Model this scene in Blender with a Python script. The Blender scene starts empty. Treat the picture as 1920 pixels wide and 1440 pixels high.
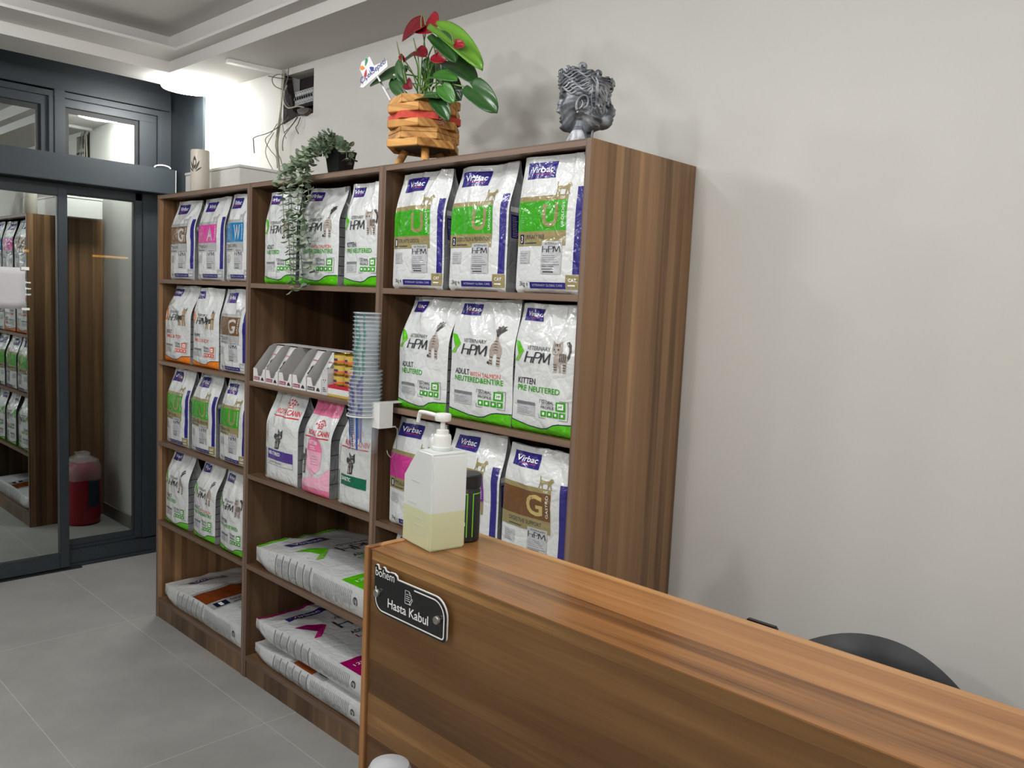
import bpy, bmesh, math, random
from mathutils import Vector, Matrix, noise
PI = math.pi
SC = bpy.context.scene
COL = SC.collection

# ------------------------------------------------------------ camera
CP = (3.8841, -1.6354, 1.5833)
def cam_axes(yaw, pitch, roll):
    f = Vector((math.sin(yaw)*math.cos(pitch), math.cos(yaw)*math.cos(pitch), math.sin(pitch)))
    r = f.cross(Vector((0, 0, 1))).normalized(); u = r.cross(f)
    return r*math.cos(roll)+u*math.sin(roll), -r*math.sin(roll)+u*math.cos(roll), f
_r, _u, _f = cam_axes(-0.7650, -0.0978, 0.0460)
cd = bpy.data.cameras.new('camera'); cam = bpy.data.objects.new('camera', cd); COL.objects.link(cam)
cam.matrix_world = Matrix(((_r.x, _u.x, -_f.x, CP[0]), (_r.y, _u.y, -_f.y, CP[1]), (_r.z, _u.z, -_f.z, CP[2]), (0, 0, 0, 1)))
cd.sensor_width = 36; cd.lens = 1552.44*36/1920; cd.clip_start = .05; cd.clip_end = 60
SC.camera = cam

# ------------------------------------------------------------ world, exposure, lights
w = bpy.data.worlds.new('night'); SC.world = w; w.use_nodes = True
w.node_tree.nodes['Background'].inputs[0].default_value = (.012, .014, .018, 1)
w.node_tree.nodes['Background'].inputs[1].default_value = 1
SC.view_settings.view_transform = 'Standard'; SC.view_settings.look = 'None'
SC.view_settings.gamma = 1; SC.view_settings.use_curve_mapping = False
SC.view_settings.exposure = 0.0
SC.cycles.max_bounces = 8; SC.cycles.diffuse_bounces = 4; SC.cycles.glossy_bounces = 4
SC.cycles.transparent_max_bounces = 24; SC.cycles.caustics_reflective = False; SC.cycles.caustics_refractive = False
def downlight(x, y, z, watts, r=.085, col=(1, .996, .998), spread=PI):
    ld = bpy.data.lights.new('ceiling_lamp', 'AREA'); ld.shape = 'DISK'; ld.size = 2*r; ld.energy = watts
    ld.color = col; ld.spread = spread
    o = bpy.data.objects.new('ceiling_lamp', ld); COL.objects.link(o); o.location = (x, y, z); return o
def unseen_point(x, y, z, watts, r=.07, col=(1, .996, .998)):
    ld = bpy.data.lights.new('unseen_light', 'POINT'); ld.shadow_soft_size = r; ld.energy = watts; ld.color = col
    o = bpy.data.objects.new('unseen_light', ld); COL.objects.link(o); o.location = (x, y, z); return o
for l in ((.70, -1.25, 2.60, 22), (2.45, -1.0, 2.6, 11), (4.2, -.85, 2.6, 6), (5.95, .12, 2.48, 20), (.6, -3.2, 2.5, 20), (2.3, -3.2, 2.5, 46), (5.0, -2.6, 2.35, 66)): unseen_point(*l)  # unseen points; the last is added to brighten the low wall behind the desk
for l in ((1.7, -.9, 2.77, 9), (3.3, -.9, 2.77, 9)): downlight(*l)

# ------------------------------------------------------------ object helpers
def tag(o, label=None, cat=None, group=None, kind=None):
    if label: o['label'] = label
    if cat: o['category'] = cat
    if group: o['group'] = group
    if kind: o['kind'] = kind
    return o
def thing(name, label, cat, loc=(0, 0, 0), rz=0, group=None):
    o = bpy.data.objects.new(name, None); COL.objects.link(o); o.empty_display_size = .05
    o.location = loc; o.rotation_euler = (0, 0, rz)
    return tag(o, label, cat, group)
class MB:
    def __init__(s): s.v = []; s.f = []; s.m = []; s.mi = 0
    def add(s, vs, fs, m=None):
        b = len(s.v); s.v += [tuple(v) for v in vs]
        s.f += [tuple(b+i for i in f) for f in fs]; s.m += [s.mi if m is None else m]*len(fs); return s
    def box(s, x0, y0, z0, x1, y1, z1, m=None):
        v = [(x, y, z) for z in (z0, z1) for y in (y0, y1) for x in (x0, x1)]
        return s.add(v, [(0, 2, 3, 1), (4, 5, 7, 6), (0, 1, 5, 4), (1, 3, 7, 5), (3, 2, 6, 7), (2, 0, 4, 6)], m)
    def lathe(s, prof, n=32, c=(0, 0, 0), m=None, cap=True):
        vs = []; fs = []
        for r, z in prof:
            for i in range(n):
                a = 2*PI*i/n; vs.append((c[0]+r*math.cos(a), c[1]+r*math.sin(a), c[2]+z))
        for k in range(len(prof)-1):
            for i in range(n):
                j = (i+1) % n; fs.append((k*n+i, k*n+j, (k+1)*n+j, (k+1)*n+i))
        if cap:
            fs.append(tuple(reversed(range(n)))); fs.append(tuple((len(prof)-1)*n+i for i in range(n)))
        return s.add(vs, fs, m)
    def tube(s, pts, r, n=8, m=None, r2=None):
        P = [Vector(p) for p in pts]; vs = []; fs = []; K = len(P)
        prev = None
        for k in range(K):
            t = (P[min(k+1, K-1)]-P[max(k-1, 0)]).normalized()
            a = t.orthogonal() if prev is None else (prev-t*prev.dot(t))
            if a.length < 1e-6: a = t.orthogonal()
            a.normalize(); prev = a; b = t.cross(a)
            rr = r[k] if isinstance(r, (list, tuple)) else (r if r2 is None else r+(r2-r)*k/(K-1))
            for i in range(n):
                q = 2*PI*i/n; vs.append(P[k]+a*(rr*math.cos(q))+b*(rr*math.sin(q)))
        for k in range(K-1):
            for i in range(n):
                j = (i+1) % n; fs.append((k*n+i, k*n+j, (k+1)*n+j, (k+1)*n+i))
        fs.append(tuple(reversed(range(n)))); fs.append(tuple((K-1)*n+i for i in range(n)))
        return s.add(vs, fs, m)
    def prism(s, poly, z0, z1, ax='z', m=None):
        # poly in the two other axes, extruded along ax
        def P(a, b, c): return {'z': (a, b, c), 'y': (a, c, b), 'x': (c, a, b)}[ax]
        n = len(poly); vs = [P(a, b, z0) for a, b in poly]+[P(a, b, z1) for a, b in poly]
        fs = [tuple(range(n-1, -1, -1)), tuple(range(n, 2*n))]+[(i, (i+1) % n, n+(i+1) % n, n+i) for i in range(n)]
        return s.add(vs, fs, m)
    def build(s, name, mat, parent=None, smooth=False, bevel=0, seg=2, angle=.6, sub=0):
        me = bpy.data.meshes.new(name); me.from_pydata(s.v, [], s.f)
        mats = mat if isinstance(mat, (list, tuple)) else [mat]
        for q in mats: me.materials.append(q)
        if len(mats) > 1: me.polygons.foreach_set('material_index', s.m)
        bm = bmesh.new(); bm.from_mesh(me); bmesh.ops.recalc_face_normals(bm, faces=bm.faces)
        if bevel:
            es = [e for e in bm.edges if len(e.link_faces) == 2 and e.calc_face_angle(0) > .5]
            bmesh.ops.bevel(bm, geom=es, offset=bevel, segments=seg, affect='EDGES', clamp_overlap=True)
        bm.to_mesh(me); bm.free()
        if smooth or bevel:
            me.polygons.foreach_set('use_smooth', [True]*len(me.polygons))
            try: me.set_sharp_from_angle(angle=angle)
            except Exception: pass
        o = bpy.data.objects.new(name, me); COL.objects.link(o); o.parent = parent
        if sub:
            md = o.modifiers.new('smooth', 'SUBSURF'); md.levels = sub; md.render_levels = sub
        return o
def struct(name, mb, mat, **k):
    o = mb.build(name, mat, **k); o['kind'] = 'structure'; return o

# ------------------------------------------------------------ materials
def srgb(r, g, b):
    return tuple(((c/255)/12.92 if c/255 <= .04045 else ((c/255+.055)/1.055)**2.4) for c in (r, g, b))+(1,)
def newmat(name):
    m = bpy.data.materials.new(name); m.use_nodes = True; nt = m.node_tree
    return m, nt, nt.nodes['Principled BSDF']
def N(nt, typ, **k):
    n = nt.nodes.new(typ)
    for a, b in k.items(): setattr(n, a, b)
    return n
def flat(name, c, rough=.5, metal=0, spec=.5, bump=0, bscale=40, emit=0, coat=0):
    m, nt, p = newmat(name); p.inputs['Base Color'].default_value = c
    p.inputs['Roughness'].default_value = rough; p.inputs['Metallic'].default_value = metal
    p.inputs['Specular IOR Level'].default_value = spec; p.inputs['Coat Weight'].default_value = coat
    # gentle procedural variation
    tc = N(nt, 'ShaderNodeTexCoord'); nz = N(nt, 'ShaderNodeTexNoise'); nz.inputs['Scale'].default_value = bscale
    nt.links.new(tc.outputs['Object'], nz.inputs['Vector'])
    mx = N(nt, 'ShaderNodeMix', data_type='RGBA', blend_type='MULTIPLY'); mx.inputs[0].default_value = .12
    mx.inputs[6].default_value = c; nt.links.new(nz.outputs['Fac'], mx.inputs[7]); nt.links.new(mx.outputs[2], p.inputs['Base Color'])
    if bump:
        b = N(nt, 'ShaderNodeBump'); b.inputs['Strength'].default_value = bump; b.inputs['Distance'].default_value = .01
        nt.links.new(nz.outputs['Fac'], b.inputs['Height']); nt.links.new(b.outputs[0], p.inputs['Normal'])
    if emit:
        p.inputs['Emission Color'].default_value = c; p.inputs['Emission Strength'].default_value = emit
    return m
def ramp(nt, stops, interp='LINEAR'):
    r = N(nt, 'ShaderNodeValToRGB'); cr = r.color_ramp; cr.interpolation = interp
    while len(cr.elements) < len(stops): cr.elements.new(.5)
    for e, (p, c) in zip(cr.elements, stops): e.position = p; e.color = c
    return r
def wood(name, axis, cols, width=.075, rough=.38, seed=0, knots=.0, linew=.8, shift=0):
    """laminate walnut: lamellas running along axis, each with its own tone, fine grain inside"""
    m, nt, p = newmat(name)
    tc = N(nt, 'ShaderNodeTexCoord'); mp = N(nt, 'ShaderNodeMapping')
    mp.inputs['Location'].default_value = (seed*1.37, seed*.73, seed*2.11)
    nt.links.new(tc.outputs['Object'], mp.inputs[0])
    sp = N(nt, 'ShaderNodeSeparateXYZ'); nt.links.new(mp.outputs[0], sp.inputs[0])
    others = [i for i in range(3) if i != axis]
    ad = N(nt, 'ShaderNodeMath', operation='ADD'); nt.links.new(sp.outputs[others[0]], ad.inputs[0]); nt.links.new(sp.outputs[others[1]], ad.inputs[1])
    # wavy warp
    st = N(nt, 'ShaderNodeMapping'); sc = [9, 9, 9]; sc[axis] = 1.1; st.inputs['Scale'].default_value = sc
    nt.links.new(mp.outputs[0], st.inputs[0])
    wn = N(nt, 'ShaderNodeTexNoise'); wn.inputs['Scale'].default_value = 1.0; wn.inputs['Detail'].default_value = 2
    nt.links.new(st.outputs[0], wn.inputs['Vector'])
    mad = N(nt, 'ShaderNodeMath', operation='MULTIPLY_ADD'); mad.inputs[1].default_value = width*.35
    nt.links.new(wn.outputs['Fac'], mad.inputs[0]); nt.links.new(ad.outputs[0], mad.inputs[2])
    dv = N(nt, 'ShaderNodeMath', operation='DIVIDE'); dv.inputs[1].default_value = width; nt.links.new(mad.outputs[0], dv.inputs[0])
    vo = N(nt, 'ShaderNodeTexVoronoi', voronoi_dimensions='1D', feature='F1'); vo.inputs['Scale'].default_value = 1; vo.inputs['Randomness'].default_value = 1
    nt.links.new(dv.outputs[0], vo.inputs['W'])
    s2 = N(nt, 'ShaderNodeSeparateColor'); nt.links.new(vo.outputs['Color'], s2.inputs[0])
    # fine grain
    g = N(nt, 'ShaderNodeMapping'); sc = [120, 120, 120]; sc[axis] = 3.0; g.inputs['Scale'].default_value = sc; nt.links.new(mp.outputs[0], g.inputs[0])
    gn = N(nt, 'ShaderNodeTexNoise'); gn.inputs['Scale'].default_value = 1; gn.inputs['Detail'].default_value = 5; gn.inputs['Roughness'].default_value = .65
    nt.links.new(g.outputs[0], gn.inputs['Vector'])
    g3 = N(nt, 'ShaderNodeMapping'); sc = [28, 28, 28]; sc[axis] = 1.6; g3.inputs['Scale'].default_value = sc; nt.links.new(mp.outputs[0], g3.inputs[0])
    gm = N(nt, 'ShaderNodeTexNoise'); gm.inputs['Scale'].default_value = 1; gm.inputs['Detail'].default_value = 4; nt.links.new(g3.outputs[0], gm.inputs['Vector'])
    a1 = N(nt, 'ShaderNodeMath', operation='MULTIPLY_ADD'); a1.inputs[1].default_value = .55; nt.links.new(gn.outputs['Fac'], a1.inputs[0])
    nt.links.new(s2.outputs[0], a1.inputs[2])
    a2 = N(nt, 'ShaderNodeMath', operation='MULTIPLY_ADD'); a2.inputs[1].default_value = 1.1; nt.links.new(gm.outputs['Fac'], a2.inputs[0]); nt.links.new(a1.outputs[0], a2.inputs[2])
    sb = N(nt, 'ShaderNodeMath', operation='MULTIPLY_ADD'); sb.inputs[1].default_value = .78; sb.inputs[2].default_value = -.53+shift; nt.links.new(a2.outputs[0], sb.inputs[0])
    k = len(cols)
    r = ramp(nt, [(.02+.96*i/(k-1), c) for i, c in enumerate(cols)]); nt.links.new(sb.outputs[0], r.inputs[0])
    nt.links.new(r.outputs[0], p.inputs['Base Color'])
    p.inputs['Roughness'].default_value = rough; p.inputs['Specular IOR Level'].default_value = .35
    b = N(nt, 'ShaderNodeBump'); b.inputs['Strength'].default_value = .06; b.inputs['Distance'].default_value = .002
    nt.links.new(gn.outputs['Fac'], b.inputs['Height']); nt.links.new(b.outputs[0], p.inputs['Normal'])
    return m
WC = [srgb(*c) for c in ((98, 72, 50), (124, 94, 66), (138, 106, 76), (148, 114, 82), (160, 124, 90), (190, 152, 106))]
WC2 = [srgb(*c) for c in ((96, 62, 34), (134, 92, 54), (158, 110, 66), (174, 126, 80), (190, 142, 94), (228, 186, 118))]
WC_shade = [srgb(*c) for c in ((64, 46, 32), (82, 60, 42), (94, 70, 50), (104, 80, 58), (114, 88, 64), (134, 104, 76))]  # darker copy of the same walnut, shade painted into the inner boards
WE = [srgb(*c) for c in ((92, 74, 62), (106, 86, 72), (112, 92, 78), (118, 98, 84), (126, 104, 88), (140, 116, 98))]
wood_lit = wood('walnut_lit_vertical', 2, WC, .034, seed=1)
wood_shade = wood('walnut_shaded_vertical', 2, WC_shade, .06, seed=4)
wood_shade_x = wood('walnut_shaded_along', 0, WC_shade, .05, seed=2)
wood_edge_up = wood('walnut_edge_vertical', 2, WE, .02, seed=3, rough=.45)
wood_edge_x = wood('walnut_edge_along', 0, WE, .02, seed=5, rough=.45)
wood_top = wood('walnut_counter_top', 0, WC2, .055, seed=6, rough=.24)
wood_front_shade = wood('walnut_front_shaded', 0, [srgb(*c) for c in ((60, 40, 20), (82, 56, 30), (97, 68, 38), (110, 79, 46), (126, 92, 55), (166, 126, 76))], .085, seed=8, rough=.42)  # same wood as the top, its shaded side painted darker

m_wall, nt, p = newmat('painted_wall')
p.inputs['Roughness'].default_value = .75
tc = N(nt, 'ShaderNodeTexCoord'); nz = N(nt, 'ShaderNodeTexNoise'); nz.inputs['Scale'].default_value = 1.6; nz.inputs['Detail'].default_value = 4
nt.links.new(tc.outputs['Object'], nz.inputs['Vector'])
r = ramp(nt, [(.3, srgb(204, 203, 197)), (.7, srgb(210, 209, 204))]); nt.links.new(nz.outputs['Fac'], r.inputs[0]); nt.links.new(r.outputs[0], p.inputs['Base Color'])
nz2 = N(nt, 'ShaderNodeTexNoise'); nz2.inputs['Scale'].default_value = 90; nt.links.new(tc.outputs['Object'], nz2.inputs['Vector'])
b = N(nt, 'ShaderNodeBump'); b.inputs['Strength'].default_value = .05; b.inputs['Distance'].default_value = .003; nt.links.new(nz2.outputs['Fac'], b.inputs['Height']); nt.links.new(b.outputs[0], p.inputs['Normal'])
m_ceil = flat('ceiling_paint', srgb(208, 206, 202), .85, bscale=2)
m_frame = flat('anthracite_aluminium', srgb(57, 64, 69), .38, metal=.25, bscale=6)
m_frame_dark = flat('black_gasket', srgb(26, 30, 34), .5)
m_white = flat('white_plastic', srgb(232, 232, 228), .35)
m_black = flat('black_plastic', srgb(24, 24, 25), .4)
m_dark = flat('dark_back', srgb(30, 26, 24), .8)

# floor tiles 1.22 x .608
m_floor, nt, p = newmat('grey_porcelain_tiles')
tc = N(nt, 'ShaderNodeTexCoord'); sp = N(nt, 'ShaderNodeSeparateXYZ'); nt.links.new(tc.outputs['Object'], sp.inputs[0])
def gl(out, off, pitch, half):
    a = N(nt, 'ShaderNodeMath', operation='SUBTRACT'); a.inputs[1].default_value = off-pitch*20; nt.links.new(out, a.inputs[0])
    c = N(nt, 'ShaderNodeMath', operation='MODULO'); c.inputs[1].default_value = pitch; nt.links.new(a.outputs[0], c.inputs[0])
    d = N(nt, 'ShaderNodeMath', operation='PINGPONG'); d.inputs[1].default_value = pitch/2; nt.links.new(c.outputs[0], d.inputs[0])
    e = N(nt, 'ShaderNodeMath', operation='LESS_THAN'); e.inputs[1].default_value = half; nt.links.new(d.outputs[0], e.inputs[0]); return e
gx = gl(sp.outputs[0], -.012, 1.265, .0018); gy = gl(sp.outputs[1], -.125, .608, .0018)
mxx = N(nt, 'ShaderNodeMath', operation='MAXIMUM'); nt.links.new(gx.outputs[0], mxx.inputs[0]); nt.links.new(gy.outputs[0], mxx.inputs[1])
nz = N(nt, 'ShaderNodeTexNoise'); nz.inputs['Scale'].default_value = 2.6; nz.inputs['Detail'].default_value = 7; nz.inputs['Roughness'].default_value = .62; nt.links.new(tc.outputs['Object'], nz.inputs['Vector'])
r = ramp(nt, [(.25, srgb(138, 139, 135)), (.55, srgb(152, 152, 148)), (.8, srgb(166, 165, 160))]); nt.links.new(nz.outputs['Fac'], r.inputs[0])
mx = N(nt, 'ShaderNodeMix', data_type='RGBA'); nt.links.new(mxx.outputs[0], mx.inputs[0]); nt.links.new(r.outputs[0], mx.inputs[6]); mx.inputs[7].default_value = srgb(176, 174, 168)
nt.links.new(mx.outputs[2], p.inputs['Base Color']); p.inputs['Roughness'].default_value = .5; p.inputs['Specular IOR Level'].default_value = .3
m_tile = flat('grey_skirting_tile', srgb(126, 122, 116), .5)

def glass_mat(name, refl, tint):
    m = bpy.data.materials.new(name); m.use_nodes = True; nt = m.node_tree; nt.nodes.remove(nt.nodes['Principled BSDF'])
    tr = N(nt, 'ShaderNodeBsdfTransparent'); tr.inputs[0].default_value = tint
    gs = N(nt, 'ShaderNodeBsdfGlossy'); gs.inputs['Roughness'].default_value = .0; gs.inputs['Color'].default_value = (.93, 1, .98, 1)
    mi = N(nt, 'ShaderNodeMixShader'); mi.inputs[0].default_value = refl
    nt.links.new(tr.outputs[0], mi.inputs[1]); nt.links.new(gs.outputs[0], mi.inputs[2])
    nt.links.new(mi.outputs[0], nt.nodes['Material Output'].inputs[0]); return m
m_glass = glass_mat('coated_door_glass', .56, (.45, .47, .46, 1))
# ============================================================ room shell
YW = .488; XG = -.9645; ZC = 2.63
# back wall with the hole of the electrical box (x .27-.51, z 2.395-2.63)
b = MB()
hx0, hx1, hz0, hz1 = .272, .514, 2.40, 2.60
for x0, x1, z0, z1 in ((-.55, hx0, 0, 2.9), (hx1, 6.8, 0, 2.9), (hx0, hx1, 0, hz0), (hx0, hx1, hz1, 2.9)):
    b.box(x0, YW, z0, x1, YW+.12, z1)
struct('wall_back', b, m_wall)
b = MB(); b.box(-1.12, YW, 0, -.551, YW+.12, 2.9)
struct('wall_back_corner', b, m_frame)
b = MB(); b.box(-.665, YW-.012, 0, -.551, YW-.0005, 2.66); b.box(-.672, YW-.006, 0, -.6645, YW-.0005, 2.66)
struct('trim_1', b, m_frame, bevel=.002)
b = MB(); b.box(-1.3, -4.6, -.05, 6.9, YW+.12, 0)
struct('floor', b, m_floor)
b = MB()   # lower ceiling ring, the tray opening is x -.285..6.2, y -4.2...175
for x0, y0, x1, y1 in ((-.555, .175, 6.8, YW+.02), (-.555, -4.6, -.285, .175), (6.3, -4.6, 6.8, .175), (-.285, -4.6, 6.3, -4.2)):
    b.box(x0, y0, ZC, x1, y1, 2.96)
b.box(-.285, -4.2, 2.94, 6.3, .175, 2.96)
# lip of the cove
for x0, y0, x1, y1 in ((-.285, .108, 6.3, .175), (-.285, -4.2, -.062, .108), (6.1, -4.2, 6.3, .108)):
    b.box(x0, y0, 2.683, x1, y1, 2.695)
struct('ceiling', b, m_ceil)
b = MB(); b.box(-.285, -4.2, 2.80, 6.3, .175, 2.81)
struct('ceiling_recess', b, m_ceil)
b = MB(); b.box(-1.1, -4.6, 2.86, -.555, YW, 2.9); struct('ceiling_over_door', b, m_frame)
b = MB(); b.box(6.8, -4.6, 0, 6.9, YW+.12, 2.96); struct('wall_right', b, m_wall)
b = MB(); b.box(-1.1, -4.7, 0, 6.9, -4.6, 2.96); struct('wall_front', b, m_wall)
b = MB(); b.box(-.549, YW-.012, 0, -.002, YW, .085); b.box(2.56, YW-.012, 0, 6.8, YW, .085)
struct('baseboard_back', b, m_tile, bevel=.001)
# left facade: metal frame
b = MB()
b.box(-1.06, -4.6, 2.60, -.985, YW, 2.9)             # upper band
b.box(-1.06, -4.6, 2.583, -.955, .478, 2.668)        # beam
b.box(-1.06, .43, 0, -.975, YW, 2.60)                # jamb
b.box(-1.06, -4.6, 0, -.98, -1.35, 2.6)              # solid part beyond the door
struct('wall_left', b, m_frame, bevel=.003)
def frame(b, y0, y1, z0, z1, x0, x1, t):
    b.box(x0, y0, z0, x1, y0+t, z1); b.box(x0, y1-t, z0, x1, y1, z1)
    b.box(x0, y0+t, z0, x1, y1-t, z0+t); b.box(x0, y0+t, z1-t, x1, y1-t, z1)
# transom windows
def window(n, y0, y1, z0, z1, gy0, gy1, gz0, gz1, xf=-.962, xg=-1.0):
    f = MB()
    f.box(-1.05, y0, gz1+.028, xf-.018, y1, z1); f.box(-1.05, y0, z0, xf-.018, y1, gz0)
    f.box(-1.05, y0, gz0, xf-.018, gy0-.02, gz1+.028); f.box(-1.05, gy1+.02, gz0, xf-.018, y1, gz1+.028)
    f.box(xf-.018, y0, z1-.03, xf, y1, z1); f.box(xf-.018, y1-.025, z0, xf, y1, z1-.03)
    o = struct('window_%d' % n, f, m_frame, bevel=.002)
    k = MB(); k.box(-1.04, gy0-.02, gz1, -.995, gy1+.02, gz1+.028); k.box(-1.04, gy0-.02, gz0, -.995, gy0, gz1); k.box(-1.04, gy1, gz0, -.995, gy1+.02, gz1)
    k.build('gasket', m_frame_dark, o)
    g = MB(); g.box(xg-.004, gy0, gz0-.005, xg, gy1, gz1); gg = g.build('pane', m_glass, o)
    return o
window(1, -.085, .43, 2.235, 2.578, -.055, .29, 2.245, 2.478)
window(2, -1.33, -.137, 2.235, 2.574, -1.28, -.215, 2.245, 2.47)
b = MB(); b.box(-1.06, -.137, 2.2, -.955, -.085, 2.583); struct('trim_2', b, m_frame, bevel=.002)
# operator header above the sliding door
b = MB(); b.box(-1.05, -1.35, 2.105, -.86, .465, 2.245)
struct('trim_3', b, m_frame, bevel=.003)
b = MB(); b.box(-1.04, .4655, 2.108, -.862, .4685, 2.243); struct('trim_4', b, m_white)
# fixed side pane with sill
f = MB()
f.box(-1.05, .29, .1, -.99, .33, 2.104); f.box(-1.04, .33, .1, -.975, .43, 2.104)
f.box(-1.05, -1.35, 2.06, -.99, .43, 2.1045)
f.box(-1.05, -1.35, 0, -.962, .43, .018); f.box(-1.05, -.09, .018, -.975, .43, .092); f.box(-1.05, -.09, .092, -.998, .36, .112); f.box(-1.06, -.09, .112, -1.005, .30, .15)
o = struct('window_3', f, m_frame, bevel=.003)
k = MB(); k.box(-1.045, .283, .15, -.992, .2899, 2.06); k.box(-1.045, -.08, 2.052, -.992, .283, 2.0599); k.build('gasket', m_frame_dark, o)
g = MB(); g.box(-1.012, -.12, .15, -1.006, .283, 2.06); g.build('pane', m_glass, o)
# sliding leaf
f = MB()
f.box(-.99, -.128, .012, -.945, -.08, 2.075); f.box(-.99, -1.33, .012, -.945, -1.26, 2.075)
f.box(-.99, -1.26, .012, -.945, -.128, .092); f.box(-.99, -1.26, 2.035, -.945, -.128, 2.075)
o = struct('door_1', f, m_frame, bevel=.003)
g = MB(); g.box(-.9685, -1.26, .092, XG, -.128, 2.035); g.build('pane', m_glass, o)
b = MB(); b.box(-1.0, -1.3, .0, -.93, -.02, .006); tag(b.build('door_floor_seal', m_frame_dark), kind='structure')
# pavement outside and glowing shapes for the lights and reflections in the glass
b = MB(); b.box(-4.6, -7, -.02, -4.021, 7, 4.5); struct('wall_opposite', b, flat('dark_facade', srgb(30, 31, 33), .9))
b = MB(); b.box(-9, -7, -.06, -1.3, 7, -.02); struct('pavement', b, flat('asphalt', srgb(60, 62, 64), .9, bump=.2, bscale=30))
m_orange = flat('orange_neon', (1, .42, .06, 1), .4, emit=6)
m_orange2 = flat('dim_orange_reflection', (1, .4, .15, 1), .5, emit=.25)
m_wrefl = flat('white_reflection_glow', (1, 1, 1, 1), .4, emit=8)
b = MB(); b.box(-4.02, 1.115, 1.82, -4, 1.416, 1.838); b.box(-4.02, .555, 1.822, -4, .60, 1.842)
tag(b.build('street_light_bar', m_orange), 'thin glowing orange light bar seen through the door glass', 'light')
bb = MB(); bb.box(-4.0205, 1.462, 1.46, -4.0, 1.56, 1.78); bb.box(-4.0205, 1.34, 1.44, -4.0, 1.462, 1.50)  # reflection of a room light, modelled as glowing boxes beyond the pane
tag(bb.build('orange_reflection', m_orange2), 'dim orange room reflection in the narrow side pane, set as a glowing box', 'sign')
for i, z in enumerate((1.565, 1.514, 1.464)):  # room lights mirrored in the door, modelled as glowing strips outside
    b = MB(); b.box(-4.02, .555, z-.006, -4, .612, z+.006)
    tag(b.build('white_reflection', m_wrefl), ('topmost', 'middle', 'lowest')[i]+' of three short white light reflections beside the paper sheet, set as glowing strips', 'light', 'white light reflections in the door glass')
# round ceiling lamp in the corner (gives the hot spot on the wall)
t = thing('round_ceiling_lamp', 'bright round white lamp on the ceiling in the corner above the door', 'lamp', (-.40, .335, ZC))
b = MB(); b.lathe([(.0, 0), (.144, 0), (.144, -.0035), (.0, -.0036)], 40, cap=False); b.build('housing', m_white, t, smooth=True)
b = MB(); b.lathe([(.141, -.004), (.1415, -.02), (.138, -.03), (.0, -.033)], 40, cap=False); b.build('diffuser', flat('lamp_diffuser', (1, .99, .96, 1), .5, emit=62), t)
# cable trunking on the ceiling
t = thing('cable_trunking', 'white plastic cable duct stuck to the ceiling, ending at the open electrical box', 'cable duct', (0, 0, 0))
b = MB()
p0 = Vector((.20, .232)); p1 = Vector((.23, .487)); d = (p1-p0).normalized(); n_ = Vector((d.y, -d.x))*.019
b.prism([(p0-n_)[:], (p1-n_)[:], (p1+n_)[:], (p0+n_)[:]], ZC-.018, ZC-.0004)
b.build('duct', m_white, t, bevel=.002)
b = MB(); n2 = n_*.94; q = p0-d*.003
b.prism([(q-n2)[:], (p0-n2)[:], (p0+n2)[:], (q+n2)[:]], ZC-.017, ZC-.001); b.build('end_cap', m_white, t)
# paper sheet taped on the door glass
t = thing('paper_sheet', 'blank white paper sheet taped inside the sliding door glass', 'paper', (XG+.001, 0, 0))
b = MB(); vs = []; fs = []; ny, nz_ = 8, 6
for j in range(nz_+1):
    for i in range(ny+1):
        vs.append((.0015+.002*math.sin(i*.8)*math.sin(j*.9)**2, -.58+.30*i/ny, 1.434+.213*j/nz_))
for j in range(nz_):
    for i in range(ny): a = j*(ny+1)+i; fs.append((a, a+1, a+ny+2, a+ny+1))
b.add(vs, fs); o = b.build('sheet', flat('paper', srgb(196, 194, 198), .8), t, smooth=True)
md = o.modifiers.new('s', 'SOLIDIFY'); md.thickness = .0004
b = MB(); b.box(.003, -.30, 1.636, .0042, -.262, 1.652); b.box(.003, -.30, 1.428, .0042, -.262, 1.44)
b.build('tape', flat('clear_tape', srgb(236, 234, 228), .3), t)
# white cable coil on the header
t = thing('cable_loop', 'small white cable loop lying on the sliding door header', 'cable', (-.885, .40, 2.245))
b = MB(); b.tube([(.01*math.cos(a)*(1.2), .04*math.cos(a), .004+.016*abs(math.sin(a))) for a in [PI*i/14 for i in range(15)]], .0045); b.build('cord', m_white, t, smooth=True)

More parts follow.
